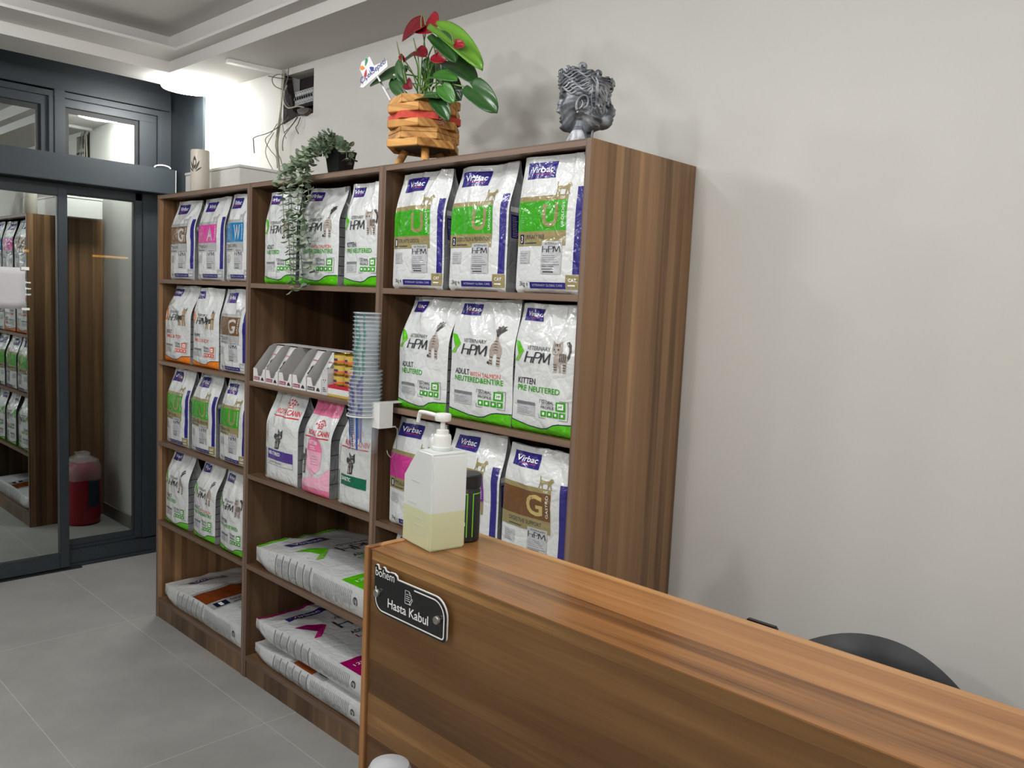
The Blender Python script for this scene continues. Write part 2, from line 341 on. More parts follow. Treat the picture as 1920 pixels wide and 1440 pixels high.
# ============================================================ bookcases
MOD = .8498; T = .018; DP = .4836
ZS = [[1.6169, 1.2405, .8586, .4773, .0933], [1.6124, 1.2275, .8508, .4786, .0915], [1.6112, 1.2333, .8465, .4700, .0920]]
def bookcase(k, label):
    x0 = k*MOD; t = thing('bookcase', label, 'bookcase', (x0, 0, 0), 0, 'walnut bookcases along the wall')
    e = .0012
    for nm, xa in (('side_panel', 0), ('side_panel', MOD-T)):
        b = MB(); b.box(xa+.0004, e, 0, xa+T-.0004, DP, 2.0); b.mi = 1; b.box(xa+.0002, 0, 0, xa+T-.0002, e, 2.0)
        b.build(nm, [wood_lit if (k == 2 and xa) or (k == 0 and not xa) else wood_shade, wood_edge_up], t)  # outer ends get the lit copy of the walnut, the rest the shaded one
    b = MB(); b.box(T, e+.0005, 2-T, MOD-T, DP, 1.9995, 0); b.box(T, .0005, 2-T, MOD-T, e+.0005, 1.9995, 1); b.build('top_panel', [wood_shade_x, wood_edge_x], t)
    for z in ZS[k][:4]:
        b = MB(); b.box(T, e+.001, z-T, MOD-T, DP-.012, z, 0); b.box(T, .001, z-T, MOD-T, e+.001, z, 1); b.build('shelf', [wood_shade_x, wood_edge_x], t)
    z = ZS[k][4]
    b = MB(); b.box(T, e+.001, z-T, MOD-T, DP-.012, z, 0); b.box(T, .001, z-T, MOD-T, e+.001, z, 1); b.build('bottom_shelf', [wood_shade_x, wood_edge_x], t)
    b = MB(); b.box(T, .004, 0, MOD-T, .004+T, z-T); b.build('plinth', wood_shade, t)
    b = MB(); b.box(T, DP-.012, 0, MOD-T, DP-.004, 2-T); b.build('back_panel', wood_shade, t)
    return t
bookcase(0, 'walnut bookcase nearest the glass door, packed with small food bags')
bookcase(1, 'middle walnut bookcase with the small cartons and tin stack on one shelf')
bookcase(2, 'walnut bookcase at the end nearest the counter, under the grey head planter')

# ============================================================ reception desk
DX0 = 2.552; DX1 = 5.3; YF = -.652; YB = -.399; HC = 1.08
t = thing('reception_desk', 'long walnut reception counter with a raised ledge', 'counter', (DX0, 0, 0))
L_ = DX1-DX0
b = MB(); b.box(0, YF-.003, 0, .018, YB, HC+.002); b.build('end_panel', [wood('walnut_desk_end', 2, WC2, .03, seed=9, rough=.35)], t, bevel=.0008)
b = MB(); b.box(.0185, YF+.0185, HC-.018, L_, YB, HC-.0024); b.box(.0185, YF, HC-.0024, L_, YB, HC); b.build('ledge_top', wood_top, t)
b = MB(); b.box(.0195, YF+.0015, 0, L_, YF+.018, HC-.0026); b.build('front_panel', wood_front_shade, t)
b = MB(); b.box(.0195, YB-.02, .75, L_, YB-.002, HC-.0185); b.build('ledge_back', wood_front_shade, t)
b = MB(); b.box(.0195, YF+.0185, .722, L_, -.1, .745); b.build('work_surface', wood_top, t, bevel=.001)
for xx in (.0195, L_-.018):
    b = MB(); b.box(xx, YB, 0, xx+.018, -.12, .7215); b.build('side_panel', wood_front_shade, t)
# ============================================================ printed bags
def film(name, c, rough=.2, bump=.5, metal=0):
    m, nt, p = newmat(name); p.inputs['Base Color'].default_value = c; p.inputs['Roughness'].default_value = rough; p.inputs['Metallic'].default_value = metal
    p.inputs['Coat Weight'].default_value = .35; p.inputs['Coat Roughness'].default_value = .08
    tc = N(nt, 'ShaderNodeTexCoord'); gm = N(nt, 'ShaderNodeNewGeometry')
    nz = N(nt, 'ShaderNodeTexNoise'); nz.inputs['Scale'].default_value = 26; nz.inputs['Detail'].default_value = 3; nz.inputs['Distortion'].default_value = 1.4
    nt.links.new(gm.outputs['Position'], nz.inputs['Vector'])
    v = N(nt, 'ShaderNodeTexVoronoi', feature='DISTANCE_TO_EDGE'); v.inputs['Scale'].default_value = 17; nt.links.new(gm.outputs['Position'], v.inputs['Vector'])
    vm = N(nt, 'ShaderNodeMath', operation='MINIMUM'); vm.inputs[1].default_value = .12; nt.links.new(v.outputs['Distance'], vm.inputs[0])
    a = N(nt, 'ShaderNodeMath', operation='MULTIPLY_ADD'); a.inputs[1].default_value = 2.2; nt.links.new(vm.outputs[0], a.inputs[0]); nt.links.new(nz.outputs['Fac'], a.inputs[2])
    b = N(nt, 'ShaderNodeBump'); b.inputs['Strength'].default_value = bump; b.inputs['Distance'].default_value = .006
    nt.links.new(a.outputs[0], b.inputs['Height']); nt.links.new(b.outputs[0], p.inputs['Normal']); nt.links.new(b.outputs[0], p.inputs['Coat Normal'])
    return m
F_ = {}
for k, c in dict(white=(214, 217, 216), gusset=(150, 152, 153), gusset2=(196, 198, 198), navy=(44, 38, 122), green=(88, 190, 20), green2=(60, 160, 30), dgreen=(126, 190, 70),
                 khaki=(150, 138, 96), silver=(170, 172, 172), brown=(112, 78, 46), rust=(130, 62, 24), pink=(206, 60, 150), magenta=(190, 30, 120), purple=(120, 50, 150), blue=(20, 120, 176), orange=(240, 130, 20),
                 ink=(62, 64, 68), lgrey=(186, 188, 190), mgrey=(120, 122, 126), red=(206, 44, 60), salmon=(222, 92, 74), rpink=(232, 120, 160), rpink2=(240, 178, 200), rpurple=(84, 62, 140), rgreen=(24, 110, 78), print_white=(238, 240, 240),
                 cat_l=(172, 160, 152), cat_d=(72, 66, 64), dog_b=(46, 42, 40), dog_t=(176, 140, 100), wine=(150, 10, 90), khaki_l=(196, 176, 110), dnavy=(20, 26, 60)).items():
    F_[k] = film('film_'+k, srgb(*c))
# --- flat print geometry in (u,v) of the bag face; u,v in 0..1
_tc = {}
def text_mesh(s, bold=0.0, shear=0.0):
    key = (s, bold, shear)
    if key in _tc: return _tc[key]
    cu = bpy.data.curves.new('t', 'FONT'); cu.body = s; cu.size = 1; cu.resolution_u = 3; cu.offset = bold; cu.shear = shear; cu.fill_mode = 'FRONT'
    ob = bpy.data.objects.new('t', cu); COL.objects.link(ob)
    dg = bpy.context.evaluated_depsgraph_get(); me = ob.evaluated_get(dg).to_mesh()
    vs = [(v.co.x, v.co.y) for v in me.vertices]; fs = [tuple(p.vertices) for p in me.polygons]
    ob.evaluated_get(dg).to_mesh_clear(); COL.objects.unlink(ob); bpy.data.objects.remove(ob); bpy.data.curves.remove(cu)
    xs = [a for a, _ in vs]; ys = [b_ for _, b_ in vs]
    x0, x1, y0, y1 = min(xs), max(xs), min(ys), max(ys)
    vs = [((a-x0)/(x1-x0), (b_-y0)/(y1-y0)) for a, b_ in vs]
    _tc[key] = (vs, fs); return _tc[key]
CAT = [(0.02, .98), (.07, 1.0), (.1, .9), (.12, .72), (.2, .68), (.5, .66), (.68, .7), (.74, .82), (.78, .94), (.83, .85), (.88, .93), (.92, .8), (1, .7), (.97, .62), (.88, .58), (.84, .45), (.86, .2), (.93, .02), (.85, 0), (.8, .2), (.74, .38), (.7, .2), (.64, .02), (.57, .02), (.62, .22), (.6, .42), (.4, .42), (.3, .4), (.26, .2), (.3, .02), (.22, 0), (.2, .18), (.12, .3), (.1, .15), (.04, 0), (-.03, .02), (.03, .2), (.05, .42), (.06, .6), (.04, .8)]
DOG = [(.0, .6), (.05, .62), (.1, .5), (.2, .6), (.5, .6), (.66, .66), (.72, .85), (.74, .98), (.8, .94), (.9, .93), (1, .84), (.98, .78), (.88, .76), (.84, .62), (.82, .4), (.84, .02), (.76, 0), (.73, .3), (.66, .34), (.64, .02), (.57, 0), (.57, .34), (.36, .34), (.26, .3), (.28, .16), (.24, .0), (.16, 0), (.18, .16), (.12, .26), (.1, .0), (.02, 0), (.04, .2), (.02, .42)]
TAIL_CAT_OLD = [(.1, .0), (.3, .02), (.32, .22), (.42, .26), (.44, .02), (.66, .0), (.7, .2), (.86, .0), (1, .02), (.96, .3), (.9, .48), (.8, .6), (.78, .68), (.98, .86), (.86, .97), (.72, .9), (.66, 1.0), (.5, .93), (.4, .82), (.52, .68), (.42, .56), (.22, .44), (.1, .3)]
def ell(cx, cy, rx, ry, a0=0, a1=360, n=16): return [(cx+rx*math.cos(math.radians(a0+(a1-a0)*i/n)), cy+ry*math.sin(math.radians(a0+(a1-a0)*i/n))) for i in range(n if a1-a0 == 360 else n+1)]
# composite animals: (tone, polygon) pieces in a unit box, tone l light, d dark, k black, w white
TAIL_CAT = [('l', [(.16, .02), (.34, .02), (.34, .20), (.38, .30), (.56, .30), (.58, .20), (.58, .0), (.78, .0), (.78, .20), (.86, .34), (.84, .44), (.72, .56), (.62, .66), (.58, .74), (.50, .74), (.44, .62), (.24, .52), (.12, .38), (.12, .24), (.16, .14)]),
 ('d', [(.0, .05), (.16, .02), (.16, .10), (.05, .11)]), ('d', [(.50, .72), (.60, .72), (.72, .80), (.98, .90), (.84, .92), (.94, .98), (.78, .96), (.72, 1.0), (.62, .95), (.52, .97), (.50, .90), (.42, .88), (.48, .80)])]+[
 ('d', [(x, y), (x+.17, y-.008), (x+.17, y+.014), (x, y+.022)]) for y in (.05, .12, .20) for x in (.165, .60)]+[('d', [(.30, y), (.5, y+.03), (.68, y), (.5, y+.012)]) for y in (.38, .45, .52, .59)]
KITTEN = [('d', [(.74, .46), (.84, .52), (.90, .66), (.88, .80), (.76, .90), (.74, .97), (.86, .99), (.98, .88), (1.0, .68), (.94, .48), (.84, .38)]),
 ('l', [(.22, .50), (.20, .26), (.22, .08), (.16, .0), (.32, .0), (.36, .10), (.40, .30), (.46, .08), (.44, .0), (.54, .02), (.54, .28), (.66, .30), (.66, .06), (.62, .0), (.78, .0), (.80, .24), (.86, .44), (.78, .60), (.56, .62), (.40, .58)]),
 ('l', ell(.32, .73, .27, .18)), ('l', [(.07, .80), (.08, 1.0), (.26, .90)]), ('l', [(.40, .90), (.56, 1.0), (.58, .80)]),
 ('w', ell(.30, .63, .10, .06)), ('k', ell(.20, .72, .045, .028)), ('k', ell(.40, .72, .045, .028)), ('d', [(.26, .66), (.34, .66), (.30, .63)])]+[
 ('d', [(x, .82), (x+.03, .82), (x+.035, .90), (x, .90)]) for x in (.20, .28, .36, .44)]+[('d', [(.46+x, .34), (.50+x, .34), (.52+x, .60), (.47+x, .60)]) for x in (0, .09, .18, .27)]+[('d', [(x, y), (x+.14, y), (x+.14, y+.022), (x, y+.022)]) for y in (.08, .16, .24) for x in (.205, .655)]
SIT_TABBY = [('k', [(.10, .0), (.42, .0), (.56, .04), (.62, .26), (.72, .40), (.60, .54), (.34, .50), (.20, .34), (.14, .14)]), ('k', ell(.62, .66, .26, .17)), ('k', [(.40, .76), (.42, .96), (.58, .82)]), ('k', [(.68, .82), (.86, .96), (.86, .72)]),
 ('k', ell(.22, .58, .16, .14)), ('l', ell(.66, .60, .12, .07)), ('l', [(.16, .04), (.30, .04), (.30, .3), (.22, .26)]), ('l', [(.38, .08), (.50, .10), (.52, .34), (.42, .34)])]+[('l', [(.2, y), (.58, y+.05), (.58, y+.07), (.2, y+.02)]) for y in (.34, .41, .48)]+[('l', [(.44+x, .72), (.47+x, .72), (.50+x, .80), (.46+x, .80)]) for x in (0, .09, .18, .27)]
SITCAT = [(.0, .04), (.2, .0), (.7, .0), (.75, .06), (.62, .3), (.82, .45), (.96, .7), (.94, .95), (.82, .84), (.6, .86), (.5, 1.0), (.42, .82), (.34, .84), (.14, .78), (.1, .62), (.28, .5), (.2, .3), (.1, .16)]
TERRIER = [('k', [(.04, .62), (.12, .66), (.16, .52), (.50, .54), (.62, .60), (.60, .30), (.30, .30), (.24, .22), (.16, .30), (.08, .40)]), ('l', [(.10, .34), (.24, .30), (.24, .14), (.20, .0), (.10, .0), (.14, .14)]), ('l', [(.28, .34), (.38, .34), (.36, .0), (.28, .0)]),
 ('l', [(.56, .62), (.84, .60), (.82, .30), (.84, .0), (.72, .0), (.72, .28), (.66, .28), (.66, .0), (.54, .0), (.56, .30)]), ('l', ell(.70, .74, .20, .15)), ('d', [(.52, .80), (.56, 1.0), (.68, .86)]), ('d', [(.74, .86), (.88, 1.0), (.90, .78)]), ('k', ell(.66, .76, .03, .02)), ('k', ell(.78, .76, .03, .02)), ('k', ell(.73, .69, .035, .022)), ('d', [(.56, .52), (.84, .50), (.84, .54), (.56, .58)])]
class Art:
    def __init__(s): s.parts = {}   # part -> list of (mat, layer, verts, faces)
    def put(s, part, mat, layer, vs, fs): s.parts.setdefault(part, []).append((mat, layer, vs, fs))
    def poly(s, part, mat, layer, pts): s.put(part, mat, layer, pts, [tuple(range(len(pts)))])
    def rect(s, part, mat, layer, u0, v0, u1, v1, sk=0): s.poly(part, mat, layer, [(u0, v0), (u1, v0+sk), (u1, v1+sk), (u0, v1)])
    def shape(s, part, mat, layer, shp, u0, v0, u1, v1): s.poly(part, mat, layer, [(u0+a*(u1-u0), v0+b_*(v1-v0)) for a, b_ in shp])
    def animal(s, part, A_, u0, v0, u1, v1, tones):
        for k, (t_, P) in enumerate(A_): s.shape(part, tones[t_], 1+k*.25, P, u0, v0, u1, v1)
    def text(s, part, mat, layer, txt, u0, v0, u1, v1, bold=.0, shear=0, rot=0):
        vs, fs = text_mesh(txt, bold, shear)
        if rot: vs = [(u0+(1-b_)*(u1-u0), v0+a*(v1-v0)) for a, b_ in vs]
        else: vs = [(u0+a*(u1-u0), v0+b_*(v1-v0)) for a, b_ in vs]
        s.put(part, mat, layer, vs, fs)
    def lines(s, part, mat, layer, u0, v0, u1, v1, n, th=.35, rnd=1):
        R = random.Random(n*7+int(u0*100)); h = (v1-v0)/n
        for i in range(n): s.rect(part, mat, layer, u0, v0+i*h, u0+(u1-u0)*(.7+.3*R.random()), v0+i*h+h*th)
    def bake(s):
        out = {}
        for part, L in s.parts.items():
            mats = []; V = []; Fc = []; M = []
            for mat, layer, vs, fs in L:
                bm = bmesh.new(); bv = [bm.verts.new((a, b_, 0)) for a, b_ in vs]
                for f in fs:
                    try: bm.faces.new([bv[i] for i in f])
                    except ValueError: pass
                bm.normal_update()
                bmesh.ops.triangulate(bm, faces=[f for f in bm.faces if len(f.verts) > 3], ngon_method='EAR_CLIP')
                us = [v.co.x for v in bm.verts]; vv = [v.co.y for v in bm.verts]
                for k in range(1, 32):
                    if min(us) < k/32 < max(us): bmesh.ops.bisect_plane(bm, geom=bm.verts[:]+bm.edges[:]+bm.faces[:], plane_co=(k/32, 0, 0), plane_no=(1, 0, 0))
                for k in range(1, 48):
                    if min(vv) < k/48 < max(vv): bmesh.ops.bisect_plane(bm, geom=bm.verts[:]+bm.edges[:]+bm.faces[:], plane_co=(0, k/48, 0), plane_no=(0, 1, 0))
                if mat not in mats: mats.append(mat)
                base = len(V); bm.verts.index_update()
                V += [(v.co.x, v.co.y, layer) for v in bm.verts]
                for f in bm.faces: Fc.append(tuple(base+v.index for v in f.verts)); M.append(mats.index(mat))
                bm.free()
            out[part] = (V, Fc, M, mats)
        return out
def smooth(x): x = max(0., min(1., x)); return x*x*(3-2*x)
class Bag:
    """surface of a filled pillow bag: F(u,v,off) is its front face, G(side,s,v,off) its gussets"""
    def __init__(s, w, h, d, seed, lean=.5, amp=1., bulge=.012, sag=.0, shift=0., side_amp=1.):
        s.w, s.h, s.d, s.seed, s.lean, s.amp, s.bulge, s.sag, s.shift, s.sa = w, h, d, seed*3.17, lean*.55, amp, bulge, sag, shift, side_amp
    def yf(s, v): return s.d*s.lean*smooth((v-.60)/.42)+.006*max(0, 1-v/.03)**2
    def yb(s, v): return max(s.yf(v)+.004, s.d*(1-(1-s.lean)*.92*smooth((v-.55)/.45))-.006*max(0, 1-v/.03)**2)
    def n(s, u, v):
        q = s.seed; e = (1-abs(2*u-1)**5)*min(1, v/.06)
        big = noise.noise(Vector((u*1.6+q, v*2.1, q)))*.010*(.35+.9*smooth((v-.45)/.5))
        r1 = 1-abs(noise.noise(Vector((u*2.6+v*1.3+q, v*2.2-u*.8, q+5))))*2.4
        cr = max(0, r1)**3*.0055*(.3+smooth((v-.35)/.6))
        sm = noise.noise(Vector((u*6+q, v*8, q+9)))*.0022*(.4+v)
        return s.amp*1.25*(big+cr+sm)*e
    def edge(s, side, v):
        q = s.seed; o = .005*noise.noise(Vector((v*3.1, q, side*3.)))*s.sa*(.4+v)
        wv = s.w*(1-.035*smooth((v-.75)/.25)-.03*max(0, 1-v/.05)**2)
        return side*wv/2+o+s.shift*smooth((v-.5)/.5)
    def F(s, u, v, off=0):
        xl = s.edge(-1, v); xr = s.edge(1, v); x = xl+(xr-xl)*u
        uu = 2*u-1; b = s.bulge*(1-uu*uu)*min(1, (v/.1)**.5 if v > 0 else 0)*(1-.85*smooth((v-.72)/.28))
        y = s.yf(v)-b-s.n(u, v)-off
        z = s.h*v-(s.sag*(1-uu*uu)+.006*noise.noise(Vector((u*2.5, s.seed, 1.))))*smooth((v-.75)/.25)
        return (x, y, z)
    def G(s, side, t, v, off=0):
        x, y, z = s.F(0 if side < 0 else 1, v)
        g = (.006+.020*smooth((v-.25)/.6)+.004*noise.noise(Vector((v*5, s.seed, t*2.+side))))*min(1, v/.1)
        g = min(g, s.d*.45)
        if getattr(s, 'sack', 0): g = -.012*min(1, v/.08)*min(1, (1-v)/.08)+.004*noise.noise(Vector((v*7, s.seed, t*2.)))
        return (x-side*(g*math.sin(PI*t)**.8 if 0 < t < 1 else 0)+side*off, y+(s.yb(v)-y)*t, z)
    def B(s, u, v):
        x, y, z = s.F(u, v); uu = 2*u-1
        return (x, s.yb(v)+.006*(1-uu*uu)*min(1, v/.1)*(1-smooth((v-.8)/.2)), z)
    def mesh(s, parent, front, side, NU=32, NV=48, NS=6, name='pouch'):
        m = MB(); ring = []
        for j in range(NV+1):
            v = j/NV
            row = [s.F(i/NU, v) for i in range(NU+1)]
            row += [s.G(1, i/NS, v) for i in range(1, NS+1)]
            row += [s.B(1-i/8, v) for i in range(1, 9)]
            row += [s.G(-1, 1-i/NS, v) for i in range(1, NS)]
            ring.append(row)
        n = len(ring[0]); vs = [p for r_ in ring for p in r_]; fs = []; ms = []
        for j in range(NV):
            for i in range(n):
                k = (i+1) % n; fs.append((j*n+i, j*n+k, (j+1)*n+k, (j+1)*n+i))
                ms.append(1 if (NU <= i < NU+NS or i >= NU+NS+8) else 0)
        fs.append(tuple(reversed(range(n)))); fs.append(tuple(NV*n+i for i in range(n))); ms += [0, 0]
        m.v = vs; m.f = fs; m.m = ms
        return m.build(name, [front, side], parent, smooth=True, angle=.75)
    def wrap(s, baked, parent, side=0):
        for part, (V, Fc, M, mats) in baked.items():
            m = MB()
            if part == 'gusset_print': m.v = [s.G(side or 1, a, b_, .0012+.0003*l) for a, b_, l in V]
            else: m.v = [s.F(a, b_, .0009+.0003*l) for a, b_, l in V]
            m.f = Fc; m.m = M
            me = bpy.data.meshes.new(part); me.from_pydata(m.v, [], m.f)
            for q in mats: me.materials.append(F_[q])
            me.polygons.foreach_set('material_index', M); me.polygons.foreach_set('use_smooth', [True]*len(Fc))
            # normals must face outward
            o = bpy.data.objects.new(part, me); COL.objects.link(o); o.parent = parent
def art_logo(a, u0, v0, u1, v1, sk=0):
    a.rect('brand_patch', 'navy', 1, u0, v0, u1, v1)
    h = v1-v0; a.text('brand_patch', 'print_white', 2, 'Virbac', u0+(u1-u0)*.14, v0+h*.36, u1-(u1-u0)*.1, v1-h*.24, bold=.012, shear=.08)
    a.rect('brand_patch', 'red', 2, u0+(u1-u0)*.28, v0+h*.24, u0+(u1-u0)*.86, v0+h*.275)
def art_hpm(a, part, mat, u0, v0, u1, v1, shear=0, ly=3):
    """VETERINARY over the thin letters HPM sharing one bar"""
    a.text(part, mat, ly, 'VETERINARY', u0+(u1-u0)*.1, v0+(v1-v0)*.76, u1, v1, shear=shear)
    H = (v1-v0)*.66; W = u1-u0; k = shear
    def P(x, y): return (u0+W*(x+k*y*.6), v0+H*y)
    t = .028
    def stroke(x0, y0, x1, y1, w=t):
        dx, dy = x1-x0, y1-y0; L = math.hypot(dx, dy); nx, ny = -dy/L*w, dx/L*w
        a.poly(part, mat, ly, [P(x0+nx, y0+ny*1.6), P(x1+nx, y1+ny*1.6), P(x1-nx, y1-ny*1.6), P(x0-nx, y0-ny*1.6)])
    stroke(.02, 0, .02, 1); stroke(.02, .5, .5, .5); stroke(.27, 0, .27, .5); stroke(.36, 0, .36, .98)
    stroke(.36, .96, .52, .96); stroke(.5, .5, .58, .6); stroke(.52, .96, .6, .86); stroke(.59, .6, .59, .88)
    stroke(.6, 0, .66, .98); stroke(.66, .98, .78, .12); stroke(.78, .12, .92, .98); stroke(.92, .98, .98, 0)
def design_clinical(band, letter, word, sub, num, line='khaki', animal=CAT, lcol=None, aud='CAT'):
    a = Art(); art_logo(a, .10, .835, .555, .955)
    a.shape('animal_print', line, 1, animal, .60, .705, .80, .80)
    p = 'color_panel'
    a.rect(p, line, 1, .0, .345, .77, .45); a.rect(p, band, 1, 0, .45, .77, .668); a.rect(p, line, 1, 0, .668, .77, .705)
    a.text(p, lcol or ('khaki' if line == 'khaki' else 'lgrey'), 2, letter, .42, .475, .66, .645, bold=.02)
    a.text(p, 'print_white', 2, word, .705, .475, .738, .655, rot=1)
    a.text(p, 'print_white', 2, aud.lower(), .67, .675, .73, .695)
    if num: a.rect(p, 'dnavy', 2, .05, .36, .12, .43); a.text(p, 'print_white', 3, num, .072, .37, .1, .42, bold=.02)
    a.text(p, 'ink', 2, sub, .14, .392, min(.74, .14+.03*len(sub)), .425, bold=.01); a.lines(p, 'ink', 2, .14, .36, .42, .38, 1, .45)
    p = 'info_panel'
    a.rect(p, 'lgrey', 2, .44, .14, .73, .375); art_hpm(a, p, 'ink', .455, .295, .715, .365)
    a.lines(p, 'mgrey', 3, .46, .225, .70, .285, 4, .22); a.rect(p, 'mgrey', 3, .46, .205, .71, .21)
    for i in range(3): a.rect(p, ('mgrey', 'mgrey', 'ink')[i], 3, .46+.02*(i == 2), .19-.02*i, .63, .20-.02*i)
    p = 'nutrition_table'; a.rect(p, 'lgrey', 1, .06, .215, .24, .31); a.lines(p, 'mgrey', 2, .07, .22, .22, .305, 5, .16)
    p = 'edge_stripe'; a.rect(p, 'navy', 1, .885, .14, .975, .755)
    p = 'base_print'
    a.text(p, 'ink', 1, '3kg e', .075, .042, .225, .085); a.rect(p, 'navy', 1, .26, .035, .80, .08)
    a.text(p, 'lgrey', 2, 'VETERINARY GLOBAL CARE', .30, .05, .76, .066)
    a.rect(p, line, 1, .80, .035, .985, .135); a.text(p, 'print_white', 2, aud, .84, .085, .94, .11, bold=.02); a.lines(p, 'print_white', 2, .83, .055, .96, .075, 1, .5)
    p = 'gusset_print'
    a.rect(p, 'navy', 1, .18, .42, .6, .60); a.lines(p, 'lgrey', 2, .24, .43, .54, .59, 12, .3)
    a.rect(p, 'print_white', 1, .15, .62, .7, .66); a.lines(p, 'mgrey', 1, .12, .08, .8, .40, 26, .25)
    return a.bake()
def design_hpm(l1, l2, base='green', l3=None, animal=TAIL_CAT, amat='cat_l', smat='cat_d', chev='green', big=False):
    a = Art(); art_logo(a, .07, .865, .41, .96)
    acc = base
    p = 'chevron_mark'
    a.poly(p, 'green' if chev == 'green' else chev, 1, [(.0, .71), (.095, .70), (.19, .63), (.085, .60)]); a.poly(p, 'dgreen' if chev == 'green' else chev, 1, [(.085, .60), (.19, .63), (.075, .545), (.0, .55)])
    art_hpm(a, 'thin_letter_mark', 'ink', .20, .545, .62, .675, shear=.16)
    p = 'animal_print'
    u0, v0, u1, v1 = .64, .475, .88, .80
    if animal is KITTEN: u0, u1, v0, v1 = .63, .92, .49, .73
    if animal is TERRIER: u0, u1, v0, v1 = .54, .92, .49, .73
    tn = dict(l='cat_l', d='cat_d', k='ink', w='lgrey') if animal is not TERRIER else dict(l='dog_t', d='cat_d', k='dog_b', w='lgrey')
    a.animal(p, animal, u0, v0, u1, v1, tn)
    p = 'product_lettering'
    c2 = {'green': 'green2', 'orange': 'salmon'}.get(base, base)
    a.text(p, 'ink', 1, l1, .10, .378, .10+.052*len(l1), .425, bold=.015)
    if l3: a.text(p, 'salmon', 1, l3, .37, .372, .84, .408)
    a.text(p, c2, 1, l2, .10, .322, min(.88, .10+.058*len(l2)), .366, bold=.015)
    p = 'nutrition_table'
    a.rect(p, 'lgrey', 1, .10, .135, .42, .235); a.rect(p, 'mgrey', 2, .10, .215, .42, .24); a.lines(p, 'mgrey', 2, .12, .15, .38, .205, 4, .2)
    p = 'profile_badge'; gm = 'green2' if base == 'green' else 'salmon'
    a.text(p, 'ink', 1, 'GLOBAL', .52, .245, .72, .268, bold=.01); a.text(p, 'mgrey', 1, 'PREVENTIVE', .52, .23, .72, .241); a.text(p, 'ink', 1, 'PROFILE', .52, .205, .72, .226, bold=.01)
    a.rect(p, gm, 1, .75, .20, .88, .27); a.rect(p, 'print_white', 2, .775, .213, .855, .257); a.shape(p, gm, 3, CAT, .79, .222, .84, .247)
    for i in range(4): a.rect(p, gm, 1, .525+i*.092, .145, .605+i*.092, .19); a.rect(p, 'print_white', 2, .55+i*.092, .158, .58+i*.092, .178)
    for q in ((.49, .13, .60, .134), (.49, .27, .60, .274), (.49, .13, .496, .16), (.49, .245, .496, .274), (.80, .13, .915, .134), (.80, .274, .915, .278), (.909, .13, .915, .278)): a.rect(p, 'mgrey', 1, *q)
    p = 'base_band'
    top = [(0, .085), (.15, .072), (.35, .052), (.52, .045), (.62, .055), (.72, .088), (.80, .10), (1, .105)]
    a.poly(p, base, 1, [(0, 0), (1, 0)]+list(reversed(top)))
    for (x0, y0), (x1, y1) in zip(top, top[1:]): a.poly(p, 'dnavy', 2, [(x0, y0-.004), (x1, y1-.004), (x1, y1+.004), (x0, y0+.004)])
    p = 'gusset_print'
    for i in range(7): a.rect(p, 'ink', 1, .0, .10+i*.095, 1, .108+i*.095)
    for i in range(6): a.lines(p, 'mgrey', 1, .15, .125+i*.095, .85, .18+i*.095, 5, .18)
    if big:
        for i in range(8): a.lines(p, 'gusset', 1, .1, .11+i*.03, .9, .13+i*.03, 3, .2)
    return a.bake()
def art_crown(a, part, mat, u, v, s):
    for i, (dx, dy) in enumerate(((-.09, .012), (-.06, .026), (-.03, .034), (0, .037), (.03, .034), (.06, .026), (.09, .012), (-.05, .008), (-.017, .014), (.017, .014), (.05, .008), (-.03, -.004), (0, 0.0), (.03, -.004))):
        r_ = .012*s; cx, cy = u+dx*s, v+dy*s
        a.poly(part, mat, 1, [(cx+r_*math.cos(q*PI/3), cy+r_*.62*math.sin(q*PI/3)) for q in range(6)])
    a.rect(part, mat, 1, u-.045*s, v-.018*s, u+.045*s, v-.012*s)
